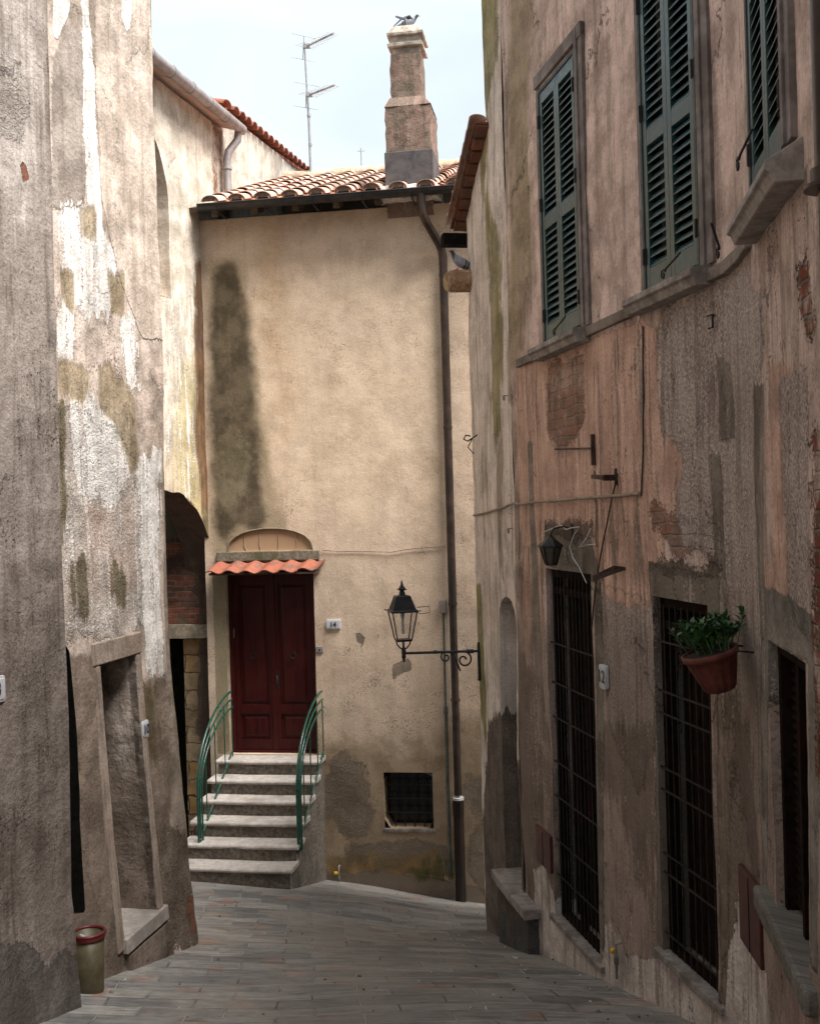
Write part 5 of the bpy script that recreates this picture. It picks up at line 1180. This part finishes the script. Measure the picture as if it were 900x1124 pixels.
# small lantern over the tall barred door
u_, z_ = WR.px(628, 604); SLM = WR.M(u_, z_-.10, 0)
sl_ = empty('wall_lantern', SLM, 'small rusty black lantern hanging over the tall barred door', 'lantern')
HS = SLM @ Matrix.Translation((0, -.17, .0)) @ Matrix.Scale(.88, 4)
b = MB(); b.T = HS
for k in range(6):
    a0 = k*math.pi/3; a1 = (k+1)*math.pi/3
    r0, r1 = .05, .098
    p = [(r0*math.cos(a0), r0*math.sin(a0), 0), (r1*math.cos(a0), r1*math.sin(a0), .16)]
    b.tube(p, .006, 5); b.tube([(r1*math.cos(a0), r1*math.sin(a0), .16), (r1*math.cos(a1), r1*math.sin(a1), .16)], .007, 5)
    b.add([(r1*1.15*math.cos(a0), r1*1.15*math.sin(a0), .158), (r1*1.15*math.cos(a1), r1*1.15*math.sin(a1), .158), (.02*math.cos(a1), .02*math.sin(a1), .235), (.02*math.cos(a0), .02*math.sin(a0), .235)], [(0,1,2,3)])
    b.add([(r1*1.2*math.cos(a0), r1*1.2*math.sin(a0), .150), (r1*1.2*math.cos(a1), r1*1.2*math.sin(a1), .150), (r1*math.cos(a1), r1*math.sin(a1), .165), (r1*math.cos(a0), r1*math.sin(a0), .165)], [(0,1,2,3)])
b.lathe([(.0,-.012),(.052,-.008),(.052,.004),(.0,.006)], 6); b.lathe([(.022,.232),(.016,.25),(.0,.26)], 8)
b.build('lantern_hood', M_iron, sl_)
b = MB(); b.T = HS; b.lathe([(.048,.004),(.094,.157)], 6); b.build('lantern_glass', flat_mat('amber_dusty_glass', (.10,.085,.06), .3, var=.3, spec=.5), sl_)
b = MB(); b.tube([(0,0,.26),(0,-.06,.28),(0,-.14,.27),(0,-.17,.225)], .007, 6); b.box(-.02,.02,-.006,.004,.20,.30); b.build('bracket_arm', M_iron, sl_, SLM)

# hanging terracotta pot with a plant
u_, z_ = WR.px(800, 742); PM = WR.M(u_+.38, z_-.0, 0)
pp = empty('plant_pot', PM, 'ribbed terracotta pot with a dark green leafy plant hanging on the right wall', 'plant pot')
M_terra = flat_mat('terracotta', (.12,.028,.020), .75, var=.4, scale=14, bump=.001, c2=(.08,.022,.017))
b = MB(); b.T = PM @ Matrix.Translation((.0, -.155, -.01)) @ Matrix.Rotation(R(15), 4, 'X') @ Matrix.Diagonal((.98,.94,.78,1))
n = 48; vs = []; fs = []
prof = [(.075,0.0),(.082,.01),(.100,.08),(.122,.17),(.135,.222),(.150,.224),(.153,.262),(.140,.264),(.132,.22),(.0,.215)]
for j, (r, z) in enumerate(prof):
    for k in range(n):
        a = 2*math.pi*k/n; rr_ = r*(1+(.06*math.cos(14*a) if 0 < j < 5 else 0)); vs.append((rr_*math.cos(a)*1.15, rr_*math.sin(a), z))
for j in range(len(prof)-1):
    for k in range(n): fs.append((j*n+k, j*n+(k+1)%n, (j+1)*n+(k+1)%n, (j+1)*n+k))
fs.append(tuple(range(n))[::-1]); b.add(vs, fs, True); b.build('pot', M_terra, pp)
b2 = MB(); b2.T = b.T; b2.lathe([(.145,.246),(.08,.256),(.0,.25)], 20); b2.build('soil', flat_mat('potting_soil', (.03,.022,.015), .95), pp)
b = MB(); b.T = PM; b.tube([(-.14,0,.19),(-.15,-.10,.20),(-.02,-.32,.20),(.12,-.10,.20),(.11,0,.19)], .005, 6); b.build('hanger', M_iron, pp)
g = G('plant_leaf'); rnd_ = g.n('ShaderNodeNewGeometry').outputs['Random Per Island']; c_ = g.mix(rnd_, (.018,.055,.018), (.05,.13,.03)); M_leaf = g.done(c_, .42, None, spec=.5)
rg = random.Random(12); fo = MB(); stm = MB()
for k in range(64):
    a = rg.uniform(0, 2*math.pi); rr_ = rg.uniform(0, .14)
    bx0, by0 = rr_*math.cos(a), -.155+rr_*math.sin(a)*.9
    lean = Vector((math.cos(a)*rg.uniform(.1,.9) - .45, math.sin(a)*rg.uniform(.1,.8)-.15, rg.uniform(.4,1.0))).normalized()
    ln_ = rg.uniform(.07,.20); bx0 -= .035; p0 = Vector((bx0, by0-.03, .19 + (by0+.155)*.25)); p1 = p0 + lean*ln_
    stm.tube([tuple(p0), tuple(p1)], .003, 4)
    for q in range(rg.randint(8, 12)):
        t = q/11; pc = p0.lerp(p1, .45+.55*t); az = q*2.4 + a
        el_ = rg.uniform(.1,.9); d = (Vector((math.cos(az), math.sin(az), 0))*math.cos(el_) + Vector((0,0,1))*math.sin(el_)).normalized(); d = (d + lean*.5).normalized()
        sd_ = d.cross(Vector((0,0,1))).normalized(); nn = sd_.cross(d); L_ = rg.uniform(.035,.065); w_ = L_*.24
        P0 = pc; P1 = pc+d*L_*.5+sd_*w_+nn*.004; P2 = pc+d*L_-nn*.006; P3 = pc+d*L_*.5-sd_*w_+nn*.004; P4 = pc+d*L_*.5-nn*.003
        fo.add([tuple(P0),tuple(P1),tuple(P2),tuple(P3),tuple(P4)], [(0,1,4),(1,2,4),(2,3,4),(3,0,4)], True)
fo.build('foliage', M_leaf, pp, PM); stm.build('stems', M_leaf, pp, PM)

# house number plates
M_plate = flat_mat('enamel_plate', (.52,.53,.56), .3, var=.06, scale=30, c2=(.38,.36,.36), spec=.5); M_ink = flat_mat('number_ink', (.03,.035,.06), .5, var=.1)
def plate(M_, w_, h_, txt, label, cat='number plate'):
    e = empty('house_number_plate', M_, label, cat, 'house number plates')
    b = MB(); r_ = .02; pts = []
    for (cx_, cy_, a0) in ((w_/2-r_, h_/2-r_, 0), (-w_/2+r_, h_/2-r_, 90), (-w_/2+r_, -h_/2+r_, 180), (w_/2-r_, -h_/2+r_, 270)):
        for k in range(4): a = R(a0+30*k); pts.append((cx_+r_*math.cos(a), cy_+r_*math.sin(a)))
    b.prism(pts, -.022, .004); b.prism([(x*.86, z*.80) for x, z in pts], -.026, -.02); b.build('plate', M_plate, e, M_, bevel=.003)
    cu_ = bpy.data.curves.new('digits', 'FONT'); cu_.body = txt; cu_.size = h_*.72; cu_.align_x = 'CENTER'; cu_.align_y = 'CENTER'; cu_.extrude = .0015; cu_.offset = .0012
    to = bpy.data.objects.new('tmp', cu_); col.objects.link(to); bpy.context.view_layer.update()
    me = bpy.data.meshes.new_from_object(to.evaluated_get(bpy.context.evaluated_depsgraph_get())); bpy.data.objects.remove(to)
    me.materials.clear(); me.materials.append(M_ink)
    o = bpy.data.objects.new('digits', me); col.objects.link(o); attach(o, e, M_ @ Matrix.Translation((0,-.029,0)) @ Matrix.Rotation(R(90), 4, 'X'))
plate(WC.M(*WC.px(366,685.5)), .19, .125, '14', 'white enamel plate numbered 14, right of the red door')
plate(WR.M(*WR.px(664,743)), .12, .17, '12', 'white number plate between the two barred doors')
plate(WL2.M(*WL2.px(157,801)), .11, .135, '10', 'white number plate right of the stone framed doorway')
plate(WL1.M(WL1.px(7.2,755)[0]-.12, WL1.px(2,755)[1]), .15, .14, '3', 'white number plate cut by the left edge on the grey wall')
# doorbell plate
b = MB(); b.box(-.045,.045,-.02,.004,-.04,.04); M_=WC.M(*WC.px(351,713)); o = b.build('doorbell_panel', M_zinc, None, M_, bevel=.004); tag(o, 'small grey metal doorbell panel on the right jamb of the red door', 'doorbell')
b = MB(); b.lathe([(0,0),(.012,0),(.012,.006),(0,.008)], 10); b.build('button', M_iron, o, M_ @ Matrix.Translation((0,-.02,0)) @ Matrix.Rotation(R(90),4,'X'))

# bin at the left wall
bx_, by_ = -2.02, 6.92; t_, s_ = der(104, 1086); 
bzz = gz(bx_, by_); t_, _ = der(96,1050); bx_ = t_*by_ + .01
BM = Matrix.Translation((bx_, by_, bzz-.01))
bn = empty('waste_bin', BM, 'olive plastic bin with a dark red rim standing against the left wall', 'bin')
b = MB(); b.lathe([(0,0),(.080,0),(.086,.02),(.098,.385),(.092,.385),(.080,.03),(0,.025)], 24); b.build('bin_body', flat_mat('olive_plastic', (.085,.070,.038), .5, var=.35, scale=10), bn, BM)
b = MB(); b.tube([(.100*math.cos(a), .100*math.sin(a), .392) for a in np.linspace(0, 2*math.pi, 25)], .011, 8, cap=False); b.lathe([(.104,.36),(.108,.388),(.100,.40)], 24); b.build('rim', flat_mat('dark_red_plastic', (.12,.018,.018), .4, var=.15), bn, BM)
b = MB(); rg = random.Random(2)
for k in range(6): a = rg.uniform(0,6.28); b.T = Matrix.Translation((.05*math.cos(a), .05*math.sin(a), .36+rg.uniform(0,.01))) @ Matrix.Rotation(rg.uniform(0,3), 4, 'Z') @ Matrix.Rotation(rg.uniform(-.5,.5), 4, 'X'); b.box(-.02,.02,-.015,.015,-.003,.003)
b.build('scrap_paper', M_plate, bn, BM)

# pigeons
g = G('pigeon_feathers'); o_ = g.obj(); sp_ = g.n('ShaderNodeSeparateXYZ'); g.l(o_, sp_.inputs[0])
w1 = g.m('MULTIPLY', g.mr(g.m('ABSOLUTE', g.m('SUBTRACT', sp_.outputs[0], -.055)), .006, .009, 1, 0), 1.0); w2 = g.mr(g.m('ABSOLUTE', g.m('SUBTRACT', sp_.outputs[0], -.085)), .006, .009, 1, 0)
bars = g.m('MAXIMUM', w1, w2); c_ = g.mix(g.noise(o_, 40, 3), (.20,.22,.26), (.34,.36,.40)); c_ = g.mix(g.mr(sp_.outputs[0], .055, .085), c_, (.035,.04,.05)); c_ = g.mix(bars, c_, (.03,.03,.035)); M_pig = g.done(c_, .7, None)
M_pigd = flat_mat('dark_feather', (.035,.035,.042), .7)
def pigeon(M_, label, spread=False, dark=False):
    e = empty('pigeon', M_, label, 'pigeon', 'pigeons')
    # body: x forwards; lofted sections (x, z centre, half width, half height)
    S = [(-.20,.045,.012,.006),(-.15,.055,.030,.014),(-.10,.070,.045,.036),(-.04,.085,.055,.052),(.02,.098,.053,.056),(.06,.118,.040,.046),(.078,.140,.028,.034),(.090,.160,.024,.028),(.105,.172,.020,.021),(.118,.172,.010,.011)]
    vs = []; m = 12
    for x, zc, hw_, hh in S:
        for k in range(m): a = 2*math.pi*k/m; vs.append((x, hw_*math.cos(a), zc+hh*math.sin(a)))
    fs = [(i*m+k, (i+1)*m+k, (i+1)*m+(k+1)%m, i*m+(k+1)%m) for i in range(len(S)-1) for k in range(m)] + [tuple(range(m)), tuple(range((len(S)-1)*m, len(S)*m))[::-1]]
    b = MB(); b.add(vs, fs, True); b.build('body', M_pig, e, M_, sub=1)
    b = MB(); b.lathe([(.006,.112),(.004,.125),(.0,.138)], 6); b2 = MB(); b2.tube([(.114,0,.170),(.128,0,.166),(.140,0,.160)], [.006,.004,.001], 6); b2.build('beak', M_pigd, e, M_)
    for sy in (-1,1): b = MB(); b.tube([(.103, sy*.019, .176),(.103, sy*.0225, .176)], .0042, 8); b.build('eye', flat_mat('orange_eye', (.5,.16,.03), .3) if 'orange_eye' not in bpy.data.materials else bpy.data.materials['orange_eye'], e, M_)
    b = MB()
    for sy in (-1,1):
        b.tube([(0.0, sy*.02, .05),(.005, sy*.022, .0)], .004, 5)
        for q in (-.5,0,.5): b.tube([(.005, sy*.022, .003),(.03, sy*.022+q*.02, .002)], .003, 5)
    b.build('legs', flat_mat('pink_leg', (.4,.12,.1), .6) if 'pink_leg' not in bpy.data.materials else bpy.data.materials['pink_leg'], e, M_)
    for sy in (-1,1):
        b = MB()
        if spread:
            pts = [(.03,sy*.04,.11),(-.02,sy*.06,.16),(-.10,sy*.10,.20 if sy > 0 else .10),(-.19,sy*.13,.25 if sy > 0 else .01)]
            vs = []
            for i, p in enumerate(pts): w_ = (.05,.06,.045,.008)[i]; vs += [(p[0]+w_*.5,p[1],p[2]+.004),(p[0]-w_*.5,p[1],p[2]-.012),(p[0]-w_*.5,p[1],p[2]-.018),(p[0]+w_*.5,p[1],p[2]-.004)]
            fs = [(i*4+k, i*4+(k+1)%4, (i+1)*4+(k+1)%4, (i+1)*4+k) for i in range(3) for k in range(4)]
            b.add(vs, fs, True); b.build('wing', M_pigd, e, M_)
        else:
            S2 = [(.045,.105,.004,.02),(.02,.10,.012,.042),(-.04,.09,.014,.044),(-.10,.078,.012,.030),(-.16,.062,.008,.014),(-.19,.054,.003,.005)]
            vs = []
            for x, zc, hw_, hh in S2:
                yb = {.045:.035,.02:.046,-.04:.050,-.10:.042,-.16:.026,-.19:.012}[x]
                for k in range(8): a = 2*math.pi*k/8; vs.append((x, sy*(yb+hw_*math.cos(a)), zc+hh*math.sin(a)))
            fs = [(i*8+k, (i+1)*8+k, (i+1)*8+(k+1)%8, i*8+(k+1)%8) for i in range(5) for k in range(8)]
            b.add(vs, fs, True); b.build('wing', M_pig, e, M_, sub=1)
lp = lgm @ Vector((0,-.12,.105))
pigeon(Matrix.Translation(lp) @ Matrix.Rotation(R(200), 4, 'Z') @ Matrix.Rotation(R(-14), 4, 'Y'), 'grey pigeon resting on the timber stub below the tiled verge')
pt = CM @ Vector((.02,.25,6.155))
pigeon(Matrix.Translation(pt) @ Matrix.Rotation(R(-6), 4, 'Z'), 'pigeon with half raised wings on top of the chimney', spread=True)

# television aerials
M_alu = flat_mat('aerial_alloy', (.32,.32,.33), .45, metal=.6, var=.2, scale=20)
def at_depth(px_, py_, Y): t, s = der(px_, py_); return Vector((t*Y, Y, s*Y))
YA = 17.6
bs = at_depth(341,182,YA); tp_ = at_depth(334,46,YA); AM = Matrix.Translation(bs)
ae = empty('television_aerial', AM, 'tall thin television aerial mast with two yagi booms behind the roof', 'aerial')
b = MB(); b.tube([bs-Vector((0,0,.5)), at_depth(339,130,YA), at_depth(337,100,YA)], .020, 8); b.tube([at_depth(337,102,YA), tp_], .014, 8); 
for py_ in (160, 128): q = at_depth(340.5 if py_ > 150 else 339, py_, YA); b.tube([q, q+Vector((0,0,.04))], .03, 8)
b.build('mast', M_alu, ae)
for (x0,y0,x1,y1) in ((333,52,366,36),(336,105,367,93)):
    p0 = at_depth(x0,y0,YA); p1 = at_depth(x1,y1,YA); p1.y = YA-.9; t, s = der(x1,y1); p1 = Vector((t*p1.y, p1.y, s*p1.y))
    b = MB(); b.tube([p0, p1], .016, 6); d = (p1-p0).normalized(); sd_ = d.cross(Vector((0,0,1))).normalized()
    for k in range(13): q = p0.lerp(p1, .05+.92*k/12); hl = .17-.006*k; b.tube([q-sd_*hl, q+sd_*hl], .0035, 4)
    q = p0.lerp(p1,.12); b.box(q.x-.05,q.x+.05,q.y-.03,q.y+.03,q.z-.03,q.z+.03)
    up = sd_.cross(d); 
    for k in (-1,1): b.tube([p0+up*.18*k-sd_*.22, p0+up*.18*k+sd_*.22], .004, 4); b.tube([p0, p0+up*.18*k], .006, 4)
    b.build('boom', M_alu, ae)
p0 = at_depth(397,186,17.9); p1 = at_depth(396,162,17.9); b = MB(); b.tube([p0-Vector((0,0,.3)), p1], .009, 6); b.tube([p1-Vector((.06,0,.05)), p1-Vector((-.06,0,.05))], .006, 5)
o = b.build('rod_aerial', M_alu, None); tag(o, 'short thin rod aerial just left of the chimney', 'aerial')

# gas taps
M_yel = flat_mat('yellow_cap', (.62,.36,.01), .45, var=.1); M_gpipe = flat_mat('grey_tap_pipe', (.22,.21,.21), .5, metal=.4)
for wl, p_, lab, sc_ in ((WC, (373,966), 'small gas tap with a yellow cap beside the foot of the steps', 1), (WR, (684,1058), 'small gas tap with a yellow cap between the two barred doors', .8)):
    u_, z_ = wl.px(*p_); M_ = wl.M(u_, z_, 0); e = empty('gas_tap', M_, lab, 'gas tap', 'gas taps')
    b = MB(); b.tube([(0,-.05,-.1),(0,-.05,.05*sc_),(0,-.05,.17*sc_),(0,.02,.19*sc_)], .012*sc_, 8); b.tube([(0,-.05,.0),(0,-.05,.05)], .022*sc_, 8); b.build('pipe', M_gpipe, e, M_)
    b = MB(); b.tube([(-.01,-.055,.10*sc_),(-.055*sc_,-.06,.10*sc_)], .024*sc_, 10); b.build('cap', M_yel, e, M_, bevel=.003)

# iron fittings on the pink wall
def wtube(name, w, pts, r, mat, label, cat, n=.015, seg=6, group=None):
    b = MB(); ps = []
    for p in pts:
        px_, py_ = p[:2]; u, z = w.px(px_, py_); ps.append(w.P(u, z, p[2] if len(p) > 2 else n))
    b.tube(ps, r, seg); o = b.build(name, mat, None); return tag(o, label, cat, group)
u_, z_ = WR.px(653,492); M_ = WR.M(u_, z_, 0)
e = empty('iron_tie', M_, 'thin rusty iron T-shaped tie flat on the orange plaster', 'wall tie')
b = MB(); u2, z2 = WR.px(612,493); b.tube([(0,-.02,0),(u2-u_,-.02,z2-z_)], .008, 6); b.build('rod', M_rust, e, M_)
b = MB(); b.box(-.01,.01,-.03,-.002,-.12,.10); b.build('cross_bar', M_rust, e, M_)
u_, z_ = WR.px(677,524); M_ = WR.M(u_, z_, 0)
e = empty('iron_bracket', M_, 'rusty iron sign bracket sticking out under the T-shaped tie', 'bracket')
b = MB(); b.box(-.22,.02,-.10,-.07,-.015,.015); b.box(-.02,.02,-.10,.01,-.02,.02); b.build('arm', M_rust, e, M_ @ Matrix.Rotation(R(4),4,'Y'), bevel=.003)
b = MB(); b.tube([(-.17,-.085,.015),(-.19,-.085,.05)], .005, 5); b.tube([(.01,-.01,.06),(.01,-.01,-.05)], .012, 6); b.build('hook', M_rust, e, M_)
u_, z_ = WR.px(686,624); M_ = WR.M(u_, z_, 0)
b = MB(); b.add([(.0,0,.01),(.0,0,-.01),(-.05,-.06,-.035),(-.16,-.17,-.09),(-.16,-.17,-.05),(-.05,-.06,.02)]+[(.012,0,.01),(.012,0,-.01),(-.038,-.06,-.035),(-.148,-.17,-.09),(-.148,-.17,-.05),(-.038,-.06,.02)], [(0,1,2,3,4,5),(11,10,9,8,7,6)]+[(i,i+6,(i+1)%6+6,(i+1)%6) for i in range(6)])
b.build('iron_spike', M_rust, None, M_); o = [q for q in col.objects if q.name.startswith('iron_spike')][-1]; tag(o, 'pointed rusty iron blade jutting from the wall right of the tall barred door', 'bracket')
# cables
M_cable = flat_mat('painted_cable', (.26,.20,.15), .7, var=.2); M_white = flat_mat('white_wire', (.55,.54,.52), .5, var=.1); M_dcable = flat_mat('dark_cable', (.06,.05,.045), .7)
def sag(a, b, n, amp, seed):
    r_ = random.Random(seed); return [(a[0]+(b[0]-a[0])*k/n, a[1]+(b[1]-a[1])*k/n + r_.uniform(-amp,amp)) for k in range(n+1)]
e1 = sag((522,566),(556,557),4,.6,1)
b = MB(); ps = []
for q in e1: u, z = WR2.px(*q); ps.append(WR2.P(u, z, .02))
for q in [(562,554),(568,552)] + sag((572,553),(652,546),9,.6,2) + sag((656,546),(706,542),5,.6,3): u, z = WR.px(*q); ps.append(WR.P(u, z, .025))
b.tube(ps, .0115, 7)
o = b.build('wall_cable', M_cable, None); tag(o, 'pale cable running across the right walls just above the small lantern', 'cable')
wtube('wall_cable', WR, [(706,544),(708,500),(708.5,440),(708,400),(708,358)], .006, M_dcable, 'thin dark vertical cable rising from the pale cable to the string course', 'cable')
wtube('wall_cable', WR, [(653,545),(656,552),(656.5,575),(655,590),(657,600)], .007, M_cable, 'short pale cable end dropping beside the white wires', 'cable')
wtube('wall_cable', WR, [(681,520),(675,545),(668,580),(662,610),(657,640),(652,690)], .006, M_rust, 'dark rusty conduit slanting down to the tall barred door frame', 'cable', n=.02)
wtube('white_wire', WR, [(603,584,.05),(615,579,.05),(622,576,.05),(628,581,.05),(636,579,.06),(645,578,.06),(641,587,.08),(638,600,.09),(640,612,.08),(644,622,.06),(648,640,.03)], .004, M_white, 'tangled white wire along the top of the tall barred door', 'wire')
wtube('white_wire', WR, [(654,580,.04),(655,588,.07),(651,596,.08),(646,601,.08),(652,598,.06),(658,597,.03)], .004, M_white, 'small loop of white wire at the right end of the lintel', 'wire')
b = MB(); ps = []
for q in [(354,604),(372,605),(400,605),(430,606),(446,603),(466,601),(489,600)]: u, z = WC.px(*q); ps.append(WC.P(u, z, .02))
b.tube(ps, .006, 6); ps = []
for q in [(354,600),(380,604),(416,602),(422,606),(446,604)]: u, z = WC.px(*q); ps.append(WC.P(u, z, .03))
o = b.build('wall_cable', M_cable, None); tag(o, 'plaster coloured cable across the ochre wall right of the tiled canopy', 'cable')
# grey conduit with junction box beside the downpipe
u_, z_ = WC.px(486.5,665); M_ = WC.M(u_, z_, 0); e = empty('cable_conduit', M_, 'thin grey green conduit with a junction box beside the brown downpipe', 'conduit')
b = MB(); b.box(-.045,.045,-.07,.004,-.085,.075); b.build('junction_box', M_zinc, e, M_, bevel=.006)
u2_c, z2_c = WC.px(494,958); ps = [(0,-.03,-.08)] + [(((u2_c-u_)*.35 if k < 3 else (u2_c-u_)*.6)+.002*math.sin(k*2), -.028, -.08+(z2_c-z_+.08)*k/8) for k in range(1,9)]
b = MB(); b.tube(ps[:4], .014, 7); b.tube(ps[3:], .020, 8); b.tube([(ps[3][0],-.028,ps[3][2]+.04),(ps[3][0],-.028,ps[3][2]-.05)], .026, 8)
b.build('conduit_tube', flat_mat('grey_green_conduit', (.13,.14,.125), .5, metal=.2, var=.3, scale=14), e, M_)
# brown downpipe at the right edge of the pink building
u_, z_ = ru(911,235); u_ += .36
M_ = WR.M(u_, 0, 0); b = MB(); b.tube([(0,-.075,5.0),(0,-.075,z_+.02)], .050, 12); b.tube([(0,-.075,z_+.05),(0,-.075,z_)], .062, 14); b.tube([(0,-.075,z_+.0),(0,-.075,z_-.012)], .085, 14); b.tube([(0,-.075,z_),(0,-.075,-2.6)], .042, 12)
b.build('downpipe', M_brownpipe, rb1, M_)
# hooks on the whitewashed strip
for (p_, lab) in (((557,434),'upper small iron ring hook on the whitewashed strip'), ((562,580),'lower small iron ring hook on the whitewashed strip')):
    u, z = WR2.px(*p_); M_ = WR2.M(u, z, 0); b = MB(); b.tube([(0,.01,0),(0,-.03,0)]+[(.025*math.sin(t), -.035, -.02+.022*math.cos(t)) for t in np.linspace(0,5.6,12)], .006, 6)
    o = b.build('ring_hook', M_zinc, None, M_); tag(o, lab, 'hook')
u, z = WR2.px(524,484); M_ = WR2.M(max(u,.03), z, 0); b = MB(); b.tube([(0,.02,.08),(0,-.02,.05),(0,-.10,.0),(0,-.14,.02),(0,-.12,.06),(0,-.07,.05)], .008, 6); b.tube([(0,-.05,.03),(0,-.10,-.06),(0,-.04,-.13)], .006, 6)
o = b.build('cable_clamp', M_iron, None, M_); tag(o, 'twisted iron cable clamp on the far edge of the whitewashed corner', 'hook')
u, z = ru(783,353); M_ = WR.M(u, z, 0); b = MB(); b.tube([(-.03,-.02,.035),(.03,-.02,.035),(.03,-.02,-.035),(-.02,-.02,-.035)], .006, 5); b.tube([(.0,.01,.035),(0,-.02,.035)], .006, 5)
o = b.build('square_hook', M_iron, None, M_); tag(o, 'small square iron hook under the middle window sill', 'hook')
# litter of pale chips and bits on the paving
rg = random.Random(77); b = MB()
for k in range(150):
    x = rg.uniform(-2.0, 1.6); y = rg.uniform(6.3, 13.2)
    z = float(gz(np.array([x]), np.array([y]))[0]); z += .012*float(fbm(np.array([x*1.5]), np.array([y*1.5]), 9)[0])
    s_ = rg.uniform(.004,.014)*(1.5 if rg.random() < .15 else 1); b.T = Matrix.Translation((x,y,z+s_*.3)) @ Matrix.Rotation(rg.uniform(0,6), 4, 'Z') @ Matrix.Rotation(rg.uniform(-.4,.4), 4, 'X')
    b.m = 0 if rg.random() < .5 else 1
    b.add([(-s_,-s_*.6,0),(s_*.9,-s_*.5,0),(s_*.7,s_*.7,0),(-s_*.6,s_*.5,0),(0,0,s_*.7)], [(0,1,4),(1,2,4),(2,3,4),(3,0,4)])
o = b.build('litter', [flat_mat('pale_chip', (.55,.52,.47), .9), flat_mat('leaf_bit', (.16,.12,.07), .9)], None); tag(o, kind='stuff')
